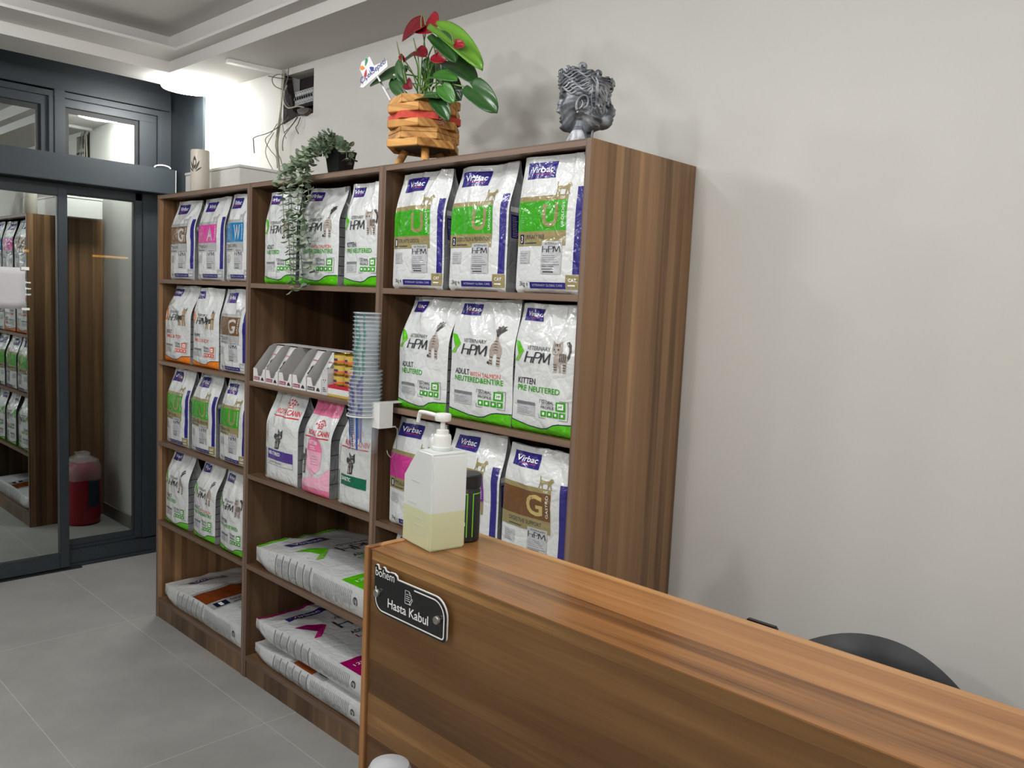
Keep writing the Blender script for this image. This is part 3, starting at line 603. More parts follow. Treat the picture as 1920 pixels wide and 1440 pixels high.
def design_royal(kind):
    a = Art(); p = 'brand_print'; hi = .86 if kind == 'purple' else .74
    if kind == 'pink':
        a.rect('color_panel', 'rpink', 1, 0, .84, 1, .995); a.rect('color_panel', 'rpink', 1, 0, 0, 1, .075)
        a.poly('color_panel', 'rpink2', 1, [(.45, .20), (.7, .20), (1, .33), (1, .08), (0, .08), (0, .13)])
    art_crown(a, p, 'red', .62, hi, 1.5)
    a.text(p, 'red', 1, 'ROYAL CANIN', .28, hi-.10, .93, hi-.045, bold=.02)
    a.rect(p, 'red', 1, .17, hi-.13, .93, hi-.118)
    if kind in ('purple', 'green'):
        c = 'rpurple' if kind == 'purple' else 'rgreen'; y = .25 if kind == 'purple' else .22
        a.animal('animal_print', SIT_TABBY, .32, y+.125, .66, y+.36, dict(l='cat_l', d='cat_d', k='ink', w='lgrey'))
        a.rect('color_panel', c, 1, .12, y, .90, y+.11); a.text('color_panel', 'print_white', 2, 'NEUTERED' if kind == 'purple' else 'DIABETIC', .15, y+.05, .15+(.40 if kind == 'purple' else .32), y+.088, bold=.02)
        if kind == 'purple':
            a.rect('color_panel', 'ink', 1, .12, y-.06, .90, y-.057); a.text('color_panel', 'ink', 1, 'SATIETY BALANCE', .2, y-.04, .6, y-.018); a.rect('color_panel', 'mgrey', 1, .895, y-.057, .90, y)
        a.text('brand_print', 'mgrey', 1, 'VETERINARY', .05, .40, .085, .66, rot=1)
        a.rect('color_panel', c if kind == 'green' else 'dnavy', 1, .03, .04, .055, .36)
    else:
        cx, cy = .5, .47
        arc = [(cx+.26*math.cos(q), cy+.16*math.sin(q)) for q in [PI*i/12 for i in range(13)]]
        a.poly('color_panel', 'rpink', 2, arc)
        a.poly('color_panel', 'rpink2', 2, [(cx-.26, cy), (cx-.22, .28), (cx-.05, .2), (cx+.2, .28), (cx+.26, cy)])
        a.text('color_panel', 'print_white', 3, 'KITTEN', .33, .54, .62, .58, bold=.02); a.lines('color_panel', 'print_white', 3, .34, .49, .64, .53, 2, .25)
        a.lines('color_panel', 'mgrey', 3, .42, .33, .66, .44, 4, .14)
        a.animal('animal_print', SIT_TABBY, .0, .20, .26, .50, dict(l='cat_l', d='cat_d', k='cat_d', w='lgrey'))
    for i in range(5): a.rect('gusset_print', 'ink', 1, 0, .15+i*.15, 1, .157+i*.15)
    return a.bake()
G_ = 'gusset'
D = {
 'g_dog': design_clinical('brown', 'G', 'GASTRO', 'DIGESTIVE', '1', 'silver', DOG, aud='DOG'),
 'a_dog': design_clinical('pink', 'A', 'ALLERGY', 'HYPOALLERGY', '3', 'silver', DOG, aud='DOG'),
 'w_dog': design_clinical('blue', 'W', 'WEIGHT', 'WEIGHT CONTROL', '1', 'silver', DOG, aud='DOG'),
 'u1': design_clinical('green2', 'U', 'UROLOGY', 'STRUVITE DISSOL', '1'),
 'u2': design_clinical('green2', 'U', 'UROLOGY', 'DISSOLUTION & PREVENTION', '2'),
 'u3': design_clinical('green2', 'U', 'UROLOGY', 'URINARY WIB', '3'),
 'a_cat': design_clinical('pink', 'A', 'ALLERGY', 'HYPOALLERGY', '1'),
 'n_cat': design_clinical('purple', 'J', 'KIDNEY', 'RENAL SUPPORT', '1'),
 'g_cat': design_clinical('brown', 'G', 'GASTRO', 'DIGESTIVE SUPPORT', '', lcol='khaki_l'),
 'adult': design_hpm('ADULT', 'NEUTERED'),
 'salmon': design_hpm('ADULT', 'NEUTERED&ENTIRE', l3='WITH SALMON'),
 'kitten': design_hpm('KITTEN', 'PRE NEUTERED', animal=KITTEN),
 'toy1': design_hpm('ADULT', 'SMALL & TOY', 'orange', animal=TERRIER, chev='orange'),
 'toy2': design_hpm('PUPPY', 'SMALL & TOY', 'orange', animal=TERRIER, chev='orange'),
 'rc_purple': design_royal('purple'), 'rc_pink': design_royal('pink'), 'rc_green': design_royal('green')}
def bag(design, label, group, x0, x1, z, h, seed, y=.022, d=.085, rz=0, cat='pet food bag', name='pet_food_bag', **k):
    t = thing(name, label, cat, ((x0+x1)/2, y, z+.0006), math.radians(rz), group)
    B = Bag(x1-x0, h, d, seed, **k)
    B.mesh(t, F_['white'], F_['gusset']); B.wrap(D[design], t, 1)
    return t
A, Bz, Cz = ZS
G1 = 'food bags on the top shelf beside the door'; G2 = 'food bags on the second shelf beside the door'; G3 = 'green banded bags on the third shelf beside the door'; G4 = 'green based bags on the fourth shelf beside the door'
bag('g_dog', 'white bag with brown G panel on the top shelf nearest the glass door', G1, .095, .335, A[0], .352, 1, lean=.8)
bag('a_dog', 'white bag with pink A panel on the top shelf nearest the door', G1, .372, .605, A[0], .352, 2, lean=.7)
bag('w_dog', 'white bag with blue W panel on the top shelf', G1, .628, .828, A[0], .352, 3, lean=.6)
bag('toy1', 'orange based small breed bag with a standing terrier, leaning crumpled at the shelf end', G2, .042, .300, A[1], .350, 4, lean=.75, amp=1.5, shift=.03)
bag('toy2', 'orange based small breed bag between the terrier bag and the brown G bag', G2, .328, .568, A[1], .345, 5, lean=.6, amp=1.5)
bag('g_dog', 'white bag with brown G panel beside the two orange based bags', G2, .582, .805, A[1], .345, 6, lean=.6, amp=1.2)
bag('u1', 'small green U panel bag nearest the door, under the orange based bags', G3, .066, .292, A[2], .350, 7, lean=.8)
bag('u2', 'small green U panel bag in the middle under the orange based bags', G3, .322, .548, A[2], .350, 8, lean=.85)
bag('u3', 'small green U panel bag under the brown G bag, half hidden by the upright', G3, .588, .815, A[2], .350, 9, lean=.8)
bag('adult', 'green based ADULT NEUTERED bag nearest the door on the fourth shelf', G4, .056, .290, A[3], .345, 10, lean=.9)
bag('salmon', 'green based salmon bag in the middle of the fourth shelf by the door', G4, .350, .552, A[3], .345, 11, lean=.9, shift=.02)
bag('kitten', 'green based KITTEN bag against the upright on the fourth shelf by the door', G4, .600, .812, A[3], .340, 12, lean=.7)
G5 = 'food bags behind the hanging vines'
bag('adult', 'green based ADULT NEUTERED bag left of the hanging vines on the top shelf', G5, .936, 1.160, Bz[0], .348, 13, lean=.5)
bag('salmon', 'green based salmon bag directly behind the hanging vines', G5, 1.185, 1.432, Bz[0], .350, 14, lean=.9)
bag('kitten', 'green based KITTEN bag right of the hanging vines, against the upright', G5, 1.470, 1.676, Bz[0], .348, 15, lean=.6)
G6 = 'red lettered bags above the lying sacks'
bag('rc_purple', 'wide white bag with purple NEUTERED band and red lettering', G6, .968, 1.200, Bz[2], .352, 16, lean=.8, d=.11, amp=1.2)
bag('rc_pink', 'pink and white kitten food bag between two white bags', G6, 1.236, 1.412, Bz[2], .350, 17, lean=.8, d=.09, shift=.03, amp=1.2)
bag('rc_green', 'white bag with green DIABETIC band behind the cup stack', G6, 1.468, 1.655, Bz[2], .345, 18, lean=.9, d=.10)
G7 = 'large green U panel bags on the top shelf'; G8 = 'green based bags on the second shelf near the counter'; G9 = 'food bags behind the sanitizer bottle'
bag('u1', 'large green U panel bag numbered 1 on the top shelf beside the upright', G7, 1.742, 1.985, Cz[0], .362, 19, lean=.55, d=.1, amp=1.1)
bag('u2', 'large green U panel bag numbered 2 in the middle of the top shelf', G7, 2.014, 2.252, Cz[0], .362, 20, lean=.65, d=.1)
bag('u3', 'large green U panel bag numbered 3 on the top shelf under the head planter', G7, 2.290, 2.522, Cz[0], .364, 21, lean=.3, d=.1, amp=.8)
bag('adult', 'large green based ADULT NEUTERED bag beside the white bracket', G8, 1.790, 2.020, Cz[1], .355, 22, lean=.7, d=.1, amp=1.5, shift=.02)
bag('salmon', 'large green based salmon bag with a fluffy cat tail, second shelf', G8, 2.036, 2.296, Cz[1], .356, 23, lean=.5, d=.1)
bag('kitten', 'large green based KITTEN bag at the end of the second shelf', G8, 2.300, 2.526, Cz[1], .350, 24, lean=.45, d=.1, amp=1.3)
bag('a_cat', 'large pink A panel bag behind the pump of the sanitizer bottle', G9, 1.762, 2.000, Cz[2], .352, 25, lean=.6, d=.1)
bag('n_cat', 'large purple panel bag behind the black tub', G9, 2.030, 2.262, Cz[2], .352, 26, lean=.6, d=.1)
bag('g_cat', 'large bag with brown G GASTRO panel above the counter', G9, 2.280, 2.524, Cz[2], .345, 27, lean=.35, d=.1, amp=.8)
bag('g_dog', 'white bag peeking above the counter corner on the lowest visible shelf', None, 1.765, 2.0, Cz[3], .350, 28, lean=.6, d=.1)
bag('n_cat', 'white bag mostly hidden behind the counter end, next to the peeking bag', None, 2.03, 2.26, Cz[3], .345, 29, lean=.6, d=.1)
# ---------------------------------------------------------------- big sacks lying on their back
def design_sack(kind):
    a = Art(); a.rect('brand_patch', 'navy', 1, .16, .80, .60, .875)
    a.text('brand_patch', 'print_white', 2, 'Virbac', .22, .82, .54, .86, bold=.012, shear=.1)
    if kind == 'rust':
        a.poly('color_panel', 'silver', 1, [(0, .56), (0, .64), (.55, .63), (.72, .70), (1, .70), (1, .34), (0, .34)])
        a.poly('color_panel', 'rust', 2, [(0, .44), (0, .61), (.55, .60), (.74, .67), (1, .67), (1, .44)])
        a.text('color_panel', 'khaki', 3, 'G', .6, .46, .8, .62)
        a.rect('color_panel', 'dnavy', 3, .05, .355, .20, .42); a.text('color_panel', 'print_white', 4, '1', .1, .365, .14, .41, bold=.02)
        a.text('color_panel', 'ink', 3, 'DIGESTIVE SUPPORT', .24, .385, .80, .415, bold=.01); a.lines('color_panel', 'ink', 3, .24, .355, .7, .375, 1, .5)
        a.lines('info_panel', 'mgrey', 1, .2, .12, .7, .28, 6, .2)
    else:
        c = 'green' if kind == 'green' else 'wine'
        a.poly('chevron_mark', c, 1, [(.10, .70), (.22, .69), (.33, .60), (.20, .57)]); a.poly('chevron_mark', 'dgreen' if kind == 'green' else 'magenta', 1, [(.2, .57), (.33, .60), (.17, .51), (.1, .52)])
        art_hpm(a, 'thin_letter_mark', 'ink', .40, .52, .88, .66)
        a.text('product_lettering', 'ink', 1, 'ADULT', .40, .425, .62, .46, bold=.02)
        a.text('product_lettering', c, 1, 'NEUTERED' if kind == 'green' else 'LARGE', .40, .375, .74, .41, bold=.02)
        a.rect('info_panel', 'mgrey', 1, .40, .29, .85, .305); a.rect('info_panel', 'lgrey', 1, .40, .2, .85, .285); a.lines('info_panel', 'mgrey', 2, .42, .21, .8, .27, 4, .2)
        a.poly('base_band', c, 1, [(0, 0), (1, 0), (1, .12), (.5, .10), (.25, .20), (0, .22)]); a.text('base_band', 'print_white', 2, '12kg', .06, .13, .2, .16)
        a.poly('head_band', c, 1, [(0, .975), (1, .975), (1, 1), (0, 1)])
    for i in range(6): a.rect('gusset_print', 'mgrey', 1, .04, .46+i*.062, .96, .466+i*.062)
    for i in range(5): a.lines('gusset_print', 'gusset', 1, .18, .47+i*.062, .85, .515+i*.062, 5, .3)
    a.lines('gusset_print', 'gusset', 1, .15, .12, .86, .44, 24, .3)
    a.text('gusset_print', 'ink', 1, 'e', .3, .07, .6, .10)
    return a.bake()
D['s_rust'] = design_sack('rust'); D['s_green'] = design_sack('green'); D['s_wine'] = design_sack('wine')
def sack(design, label, x1, L, z, W, th, seed, group=None, y=.02):
    # local x -> +Y, local y -> -Z, local z -> -X
    t = thing('pet_food_sack', label, 'pet food sack', (0, 0, 0), 0, group)
    t.rotation_mode = 'QUATERNION'
    R = Matrix(((0, 0, -1, 0), (1, 0, 0, 0), (0, -1, 0, 0), (0, 0, 0, 1)))
    t.rotation_quaternion = R.to_quaternion(); t.location = (x1, y+W/2, z+th+.008)
    B = Bag(W, L, th, seed, lean=.45, amp=1.1, bulge=.014, side_amp=1.2)
    B.sack = True
    B.mesh(t, F_['white'], F_['gusset2'], NU=32, NV=48, NS=8); B.wrap(D[design], t, -1)
    return t
# keep the underside flat on the shelf
_oB = Bag.B
def _B(s, u, v):
    x, y, z = s.F(u, v)
    return (x, s.yb(v), z) if getattr(s, 'sack', 0) else _oB(s, u, v)
Bag.B = _B
_oyb = Bag.yb
def _yb(s, v):
    if getattr(s, 'sack', 0): return s.d+.006-.022*smooth((v-.86)/.14)
    return _oyb(s, v)
Bag.yb = _yb
sack('s_rust', 'white sack with rust brown panel lying on the bottom shelf by the door', .815, .77, A[4], .42, .085, 31)
sack('s_green', 'white and green sack lying alone on the fourth shelf of the middle bookcase', 1.672, .765, Bz[3], .42, .095, 32)
sack('s_rust', 'lower of two sacks stacked on the bottom shelf, mostly covered', 1.672, .775, Bz[4], .42, .070, 34, 'stacked sacks on the bottom shelf')
sack('s_wine', 'upper of two stacked sacks, with wine red mark and ADULT LARGE lettering', 1.672, .77, Bz[4]+.100, .42, .074, 33, 'stacked sacks on the bottom shelf')
# ============================================================ cartons of pouches, tins (middle bookcase, second shelf)
m_card = flat('white_carton', srgb(226, 224, 222), .6); m_cardin = flat('grey_carton_inside', srgb(176, 174, 170), .75)
m_mauve = flat('print_mauve', srgb(150, 52, 92), .5); m_ink = flat('print_ink', srgb(50, 48, 50), .5); m_redp = flat('print_red', srgb(196, 40, 66), .5)
m_gold = flat('gold_tin', srgb(206, 164, 70), .25, metal=.85); m_sal = flat('print_salmon', srgb(224, 110, 60), .4); m_yel = flat('print_yellow', srgb(206, 180, 84), .4)
zb = Bz[1]
def flat_text(mb, s, x0, z0, x1, z1, y, m=0, bold=.01, shear=0, plane='xz'):
    vs, fs = text_mesh(s, bold, shear)
    P = [(x0+a*(x1-x0), y, z0+b_*(z1-z0)) for a, b_ in vs] if plane == 'xz' else [(x0+a*(x1-x0), z0+b_*(z1-z0), y) for a, b_ in vs]
    mb.add(P, fs, m)
carton_labels = ['open white pouch carton nearest the upright, mauve label', 'second open pouch carton from the left upright', 'empty open carton in the middle of the row', 'fourth open carton, just left of the grey labelled one', 'open pouch carton with dark grey label, next to the tins']
def carton(i, x0, x1, lab, m_lab, full):
    t = thing('pouch_carton', lab, 'carton', (x0, .012, zb+.0005), 0, 'open pouch cartons on the shelf')
    w = x1-x0; H = .148; D_ = .17; f = .052; th = .0012
    b = MB()
    # side walls: low at the front, rising to the full height at the back
    prof = [(0, 0), (D_, 0), (D_, H*.93), (D_*.86, H), (D_*.52, H), (D_*.40, H*.93), (.006, f+.006), (0, f)]
    b.mi = 1
    for x in (0, w-th): b.prism(prof, x, x+th, 'x')
    b.box(th, D_-th, 0, w-th, D_, H*.9); b.box(th, 0, 0, w-th, D_-th, th)
    b.mi = 0
    fr = [(0, 0), (w, 0), (w, f), (w*.84, f), (w*.70, f*.45), (w*.40, f*.45), (w*.28, f), (0, f)]
    b.prism(fr, -.0012, 0, 'y')
    b.build('tray', [m_card, m_cardin], t)
    c = MB(); c.box(th, D_*.56, H-.0012, w-th, D_-th, H); c.build('top_flap', m_card, t)
    l = MB(); l.box(w*.06, -.0018, f*.14, w*.56, -.00125, f*.38, 0)
    l.prism([(w*.66, f*.14), (w*.92, f*.14), (w*.86, f*.30), (w*.78, f*.40), (w*.70, f*.30)], -.0018, -.00125, 'y', 1)
    flat_text(l, 'RELAXED', w*.10, f*.19, w*.50, f*.32, -.0020, 2)
    l.build('front_label', [m_lab, m_ink, m_card], t)
xs = [.878, .972, .986+.088, 1.168, 1.268, 1.362]
cx = [(.880, .970), (.975, 1.066), (1.072, 1.164), (1.170, 1.262), (1.268, 1.362)]
for i, (a_, b_) in enumerate(cx): carton(i, a_, b_, carton_labels[i], m_mauve if i < 4 else m_ink, i != 2)
def pouch(x0, x1, lab, seed):
    t = thing('food_pouch', lab, 'pouch', ((x0+x1)/2, .0185, zb+.0025), 0, 'white pouches in the cartons')
    W = (x1-x0); H = .140; b = MB(); nu, nv = 10, 14; lean = .085
    def S(u, v, side):
        th = .011*math.sin(PI*min(1, max(0, u)))*math.sin(PI*v)**.5
        return ((u-.5)*W, lean*v+side*th+.002*noise.noise(Vector((u*3, v*4, seed))), H*v)
    vs = []; fs = []
    for sd in (-1, 1):
        base = len(vs); vs += [S(i/nu, j/nv, sd) for j in range(nv+1) for i in range(nu+1)]
        for j in range(nv):
            for i in range(nu): a = base+j*(nu+1)+i; fs.append((a, a+1, a+nu+2, a+nu+1) if sd < 0 else (a, a+nu+1, a+nu+2, a+1))
    b.add(vs, fs); o = b.build('film', F_['white'], t, smooth=True)
    p = MB()
    def q(u0, v0, u1, v1, m):
        p.add([Vector(S(u, v, -1))+Vector((0, -.0008, 0)) for u, v in ((u0, v0), (u1, v0), (u1, v1), (u0, v1))], [(0, 1, 2, 3)], m)
    vs2, fs2 = text_mesh('ROYAL', .02, 0); p.add([Vector(S(.25+.5*a, .74+.04*c, -1))+Vector((0, -.0012, 0)) for a, c in vs2], fs2, 0)
    q(.2, .71, .8, .72, 0); q(.14, .34, .7, .38, 0); q(.14, .29, .5, .33, 1)
    p.add([Vector(S(.42+.34*a, .40+.26*c, -1))+Vector((0, -.0014, 0)) for a, c in SITCAT], [tuple(range(len(SITCAT)))], 1)
    p.build('printed_front', [m_redp, m_ink], t)
for i, (a_, b_) in enumerate(cx):
    if i == 2: continue
    pouch(a_+.022, b_-.006, ('white pouch leaning in the carton nearest the upright', 'white pouch leaning in the second carton from the upright', '', 'white pouch in the carton right of the empty one', 'white pouch in the dark labelled carton next to the tins')[i], i*2.3)
# slim cat box
t = thing('slim_box', 'slim pale grey box with a small cat face between cartons and gold tins', 'box', (1.372, .006, zb+.0005))
b = MB(); b.prism([(0, 0), (.036, 0), (.036, .078), (.028, .094), (.018, .084), (.008, .09), (0, .07)], 0, .10, 'y'); b.build('carton', flat('pale_grey_card', srgb(204, 204, 206), .6), t)
b = MB(); b.box(.010, -.0006, .05, .014, -.0001, .055); b.box(.022, -.0006, .05, .026, -.0001, .055); b.box(.016, -.0006, .044, .02, -.0001, .047)
for i in range(3): b.box(.008, -.0006, .012+i*.006, .03-.004*i, -.0001, .0145+i*.006)
b.build('printed_face', m_ink, t)
# tin stack on its carton tray
TX = [1.440, 1.507, 1.574]
t = thing('tin_tray', 'red and white carton tray holding the gold tins', 'tray', (1.4085, .008, zb+.0005))
b = MB(); W = .206
b.box(0, 0, 0, W, .0015, .008, 2); b.box(0, 0, .008, W, .0015, .028, 0); b.prism([(0, .028), (W, .028), (W, .040), (.15, .044), (.08, .039), (.03, .043), (0, .038)], 0, .0015, 'y', 1)
b.box(0, .0015, 0, .0015, .20, .03, 0); b.box(W-.0015, .0015, 0, W, .20, .03, 0); b.box(.0015, .0015, 0, W-.0015, .20, .0012, 0)
b.build('carton', [m_card, m_redp, m_yel], t)
b = MB(); b.lathe([(0, 0), (.03, 0)], 24, cap=False); vs = [(x*.6+.17, -.0006, y*.45+.020) for x, y, z in b.v]; c = MB(); c.add(vs, b.f); c.build('food_picture', flat('print_brown', srgb(120, 80, 62), .5), t)
R3 = random.Random(3)
tin_lab = {}
tin_first = None
def tin(x, y, z, lab):
    global tin_first
    if tin_first is None:
        t = thing('food_tin', lab, 'tin', (x, y, z), 0, 'gold pet food tins'); tin_first = t
        b = MB(); b.lathe([(.030, 0), (.0325, .0015), (.0325, .004), (.0315, .005), (.0315, .033), (.0325, .034), (.033, .0362), (.0318, .0368), (.031, .0355), (0, .035)], 36); b.build('can', m_gold, t, smooth=True)
        b = MB(); n = 36
        for m_, z0, z1 in ((0, .014, .032), (1, .0065, .014)):
            b.lathe([(.0318, z0), (.0318, z1)], n, m=m_, cap=False)
        a0 = -1.9
        b.add([(.0321*math.cos(a0+k*.12), .0321*math.sin(a0+k*.12), zz) for zz in (.012, .020) for k in range(7)], [(k, k+1, k+8, k+7) for k in range(6)], 2)
        b.build('paper_band', [m_yel, m_sal, flat('print_violet', srgb(70, 50, 100), .5)], t, smooth=True)
        return t
    t = tin_first.copy(); COL.objects.link(t); t.location = (x, y, z); t['label'] = lab
    for ch in tin_first.children:
        c = ch.copy(); COL.objects.link(c); c.parent = t
    t.rotation_euler = (0, 0, R3.uniform(-.25, .25)); return t
rows = ['bottom', 'second', 'third', 'top']
cols = ['column next to the slim box', 'middle column', 'column beside the cups']
for c_ in range(3):
    for r_ in range(4):
        tin(TX[c_]+.002, .046, zb+.0025+r_*.0372, 'gold tin, %s from below in the %s' % (rows[r_], cols[c_]))
for c_ in range(3):
    for r_ in range(4): tin(TX[c_]+.002, .114, zb+.0025+r_*.0372, 'gold tin in the row behind the front tins')
# ============================================================ cup stack on the upright
m_clear = bpy.data.materials.new('clear_cup_plastic'); m_clear.use_nodes = True; nt = m_clear.node_tree; p = nt.nodes['Principled BSDF']
p.inputs['Base Color'].default_value = (.7, .78, .84, 1); p.inputs['Roughness'].default_value = .12; p.inputs['Alpha'].default_value = .09
m_rim = bpy.data.materials.new('cup_rim_plastic'); m_rim.use_nodes = True; p = m_rim.node_tree.nodes['Principled BSDF']
p.inputs['Base Color'].default_value = (.62, .68, .74, 1); p.inputs['Roughness'].default_value = .15; p.inputs['Alpha'].default_value = .34
m_blue = flat('cup_blue_print', srgb(24, 84, 170), .4); m_dk = flat('cup_dark_print', srgb(46, 50, 62), .4); m_teal = flat('cup_teal_print', srgb(60, 130, 110), .4); m_vio = flat('cup_violet_print', srgb(84, 78, 140), .4)
CXc, CYc = 1.733, -.068
def cup(z, R, H, lab, group, tint, first=None):
    if first is not None:
        t = first.copy(); COL.objects.link(t); t.location = (CXc, CYc, z); t['label'] = lab; t.rotation_euler = (0, 0, random.Random(int(z*1e4)).uniform(-.4, .4))
        for ch in first.children: c = ch.copy(); COL.objects.link(c); c.parent = t
        return t
    t = thing('plastic_cup', lab, 'cup', (CXc, CYc, z), 0, group); r0 = R*.80
    b = MB(); b.lathe([(0, .001), (r0, 0), (R-.003, H-.004)], 48, cap=False); b.build('cup_wall', m_clear, t, smooth=True)
    b = MB(); b.lathe([(R-.003, H-.005), (R, H-.004), (R+.001, H-.002), (R, H), (R-.004, H-.0005), (R-.003, H-.005)], 48, cap=False); b.build('rim', m_rim, t, smooth=True)
    b = MB(); k = 0
    for a0, a1, z0, z1, m_ in ((-1.95, -1.80, .10, .95, 0), (-1.20, -1.06, .10, .95, 0), (-2.7, -2.35, .72, .82, 1), (-2.85, -2.05, .42, .50, 1)):
        def pt(a, zz): rr = r0+(R-.003-r0)*zz+.0006; return (rr*math.cos(a), rr*math.sin(a), H*zz)
        n = 5; b.add([pt(a0+(a1-a0)*i/n, zz) for zz in (z0, z1) for i in range(n+1)], [(i, i+1, i+n+2, i+n+1) for i in range(n)], m_)
    b.build('print', [tint, m_dk], t)
    return t
g1 = 'wide clear cups in the lower stack'; g2 = 'narrow clear cups in the upper stack'
zc0 = 1.085
c0 = cup(zc0, .0535, .128, 'clear measuring cup with blue scales, the bottom cup of the stack', g1, m_blue)
# dog silhouette and scale ticks on the bottom cup only
b = MB(); R_, r0, H_ = .0535, .0428, .128
def cp(a, zz): rr = r0+(R_-.003-r0)*zz+.0009; return (rr*math.cos(a), rr*math.sin(a), H_*zz)
b.add([cp(-2.85+.75*a, .36+.28*c) for a, c in DOG], [tuple(range(len(DOG)))])
for i in range(14):
    z0 = .12+i*.058; b.add([cp(-1.6, z0), cp(-1.42, z0), cp(-1.42, z0+.018), cp(-1.6, z0+.018)], [(0, 1, 2, 3)])
b.build('dog_print', m_dk, c0)
w1 = cup(zc0+.0125, .0535, .128, 'wide clear nested cup in the lower half of the cup stack', g1, m_vio)
for i in range(2, 12): cup(zc0+.0125*i, .0535, .128, 'wide clear nested cup in the lower half of the cup stack', g1, m_vio, w1)
zt = zc0+.0125*11+.128
n0 = None
z0_ = zt-.085
n0 = cup(z0_, .0435, .10, 'narrow clear nested cup in the upper half of the cup stack', g2, m_teal)
for i in range(1, 14): cup(z0_+.0128*i, .0435, .10, 'narrow clear nested cup in the upper half of the cup stack' if i < 13 else 'narrow clear cup at the very top of the stack', g2, m_teal, n0)
t = thing('cup_bracket', 'white plastic bracket with a ring holding the cup stack on the upright', 'bracket', (0, 0, 0))
b = MB(); zr = zc0+.118
b.lathe([(.0545, 0), (.0575, 0), (.0575, .004), (.0545, .004), (.0545, 0)], 48, c=(CXc, CYc, zr), cap=False); b.build('ring', m_white, t, smooth=True)
b = MB(); b.box(CXc+.0575, CYc-.003, zr, 1.80, CYc+.003, zr+.004); b.build('arm', m_white, t)
b = MB()
for q in ((1.775, -.072, 1.172, 1.817, -.0695, 1.252), (1.775, -.0695, 1.172, 1.778, -.004, 1.252), (1.814, -.0695, 1.172, 1.817, -.02, 1.252), (1.778, -.0695, 1.249, 1.814, .03, 1.252), (1.778, -.0695, 1.172, 1.814, -.003, 1.175)): b.box(*q)
b.build('clip_box', m_white, t)
b = MB(); b.tube([(1.83, -.01, 1.17), (1.83, -.012, 1.11), (1.822, -.014, 1.085), (1.81, -.018, 1.075), (1.80, -.022, 1.085), (1.797, -.024, 1.097)], .0014); b.tube([(1.80, -.004, 1.1735), (1.83, -.01, 1.17)], .0014); b.build('wire_hook', flat('steel_wire', srgb(190, 190, 188), .3, metal=.8), t, smooth=True)

# ============================================================ on top of the bookcases
ZT = 2.0005
t = thing('white_box', 'long white box lying on top of the bookcases by the wall', 'box', (-.11, .18, ZT))
b = MB(); b.box(0, 0, 0, .53, .262, .120); b.build('body', m_white, t, bevel=.003)
b = MB(); b.box(-.002, -.003, .121, .534, .264, .133); b.build('lid', m_white, t, bevel=.002)
# cylinder vase with lotus print
t = thing('printed_vase', 'cream cylinder vase with a dark lotus print near the dark corner', 'vase', (.235, .09, ZT))
b = MB(); b.lathe([(.0, 0), (.036, 0), (.040, .006), (.040, .19), (.0385, .194), (.036, .19), (.036, .02), (0, .018)], 40, cap=False); b.build('body', flat('cream_ceramic', srgb(214, 208, 194), .35), t, smooth=True)
b = MB()
def vpt(a, z): an = -1.05+a; return (.0406*math.cos(an), .0406*math.sin(an), z)
def petal(a0, z0, a1, z1, wd):
    n = 8; L_ = []; 
    d = Vector((a1-a0, (z1-z0)/.04)); nrm = Vector((-d.y, d.x)).normalized()
    for i in range(n+1):
        s_ = i/n; wv = wd*math.sin(PI*s_)**.8
        L_.append(((a0+(a1-a0)*s_+nrm.x*wv), z0+(z1-z0)*s_+nrm.y*wv*.04))
    for i in range(n, -1, -1):
        s_ = i/n; wv = wd*math.sin(PI*s_)**.8
        L_.append(((a0+(a1-a0)*s_-nrm.x*wv), z0+(z1-z0)*s_-nrm.y*wv*.04))
    vs = [vpt(a, z) for a, z in L_]; m_ = n+1
    fs = [(i, i+1, 2*m_-2-i, 2*m_-1-i) for i in range(n)]
    b.add(vs, fs)
petal(0, .105, 0, .165, .22); petal(-.1, .10, -.55, .145, .1); petal(.1, .10, .55, .145, .1); petal(-.1, .095, -.8, .118, .08); petal(.1, .095, .8, .118, .08)
b.build('lotus_print', flat('print_brown_grey', srgb(72, 60, 58), .5), t)
# ---- electrical box in the wall
t = thing('electrical_box', 'open electrical box in the wall under the ceiling, cables hanging out', 'electrical box', (0, 0, 0))
m_plaster = flat('broken_plaster', srgb(44, 37, 36), .95, bump=.8, bscale=60)
b = MB(); b.box(.255, YW+.075, 2.38, .53, YW+.08, 2.62); b.box(.255, YW+.002, 2.38, .262, YW+.075, 2.62); b.box(.52, YW+.002, 2.38, .53, YW+.075, 2.62); b.box(.262, YW+.002, 2.38, .52, YW+.075, 2.395); b.box(.262, YW+.002, 2.605, .52, YW+.075, 2.62)
b.build('back_box', m_plaster, t)
b = MB(); b.prism([(.262, 2.378), (.40, 2.405), (.35, 2.43), (.33, 2.50), (.30, 2.52), (.275, 2.61), (.262, 2.61)], YW-.004, YW+.03, 'y'); b.build('torn_edge', m_plaster, t)
b = MB(); b.prism([(.40, 2.425), (.44, 2.432), (.512, 2.418), (.510, 2.402), (.47, 2.392), (.42, 2.398)], YW-.02, YW-.001, 'y'); b.build('bent_cover', flat('rusty_sheet', srgb(70, 62, 60), .7), t, bevel=.004)
m_brk = flat('grey_breaker', srgb(168, 170, 172), .5)
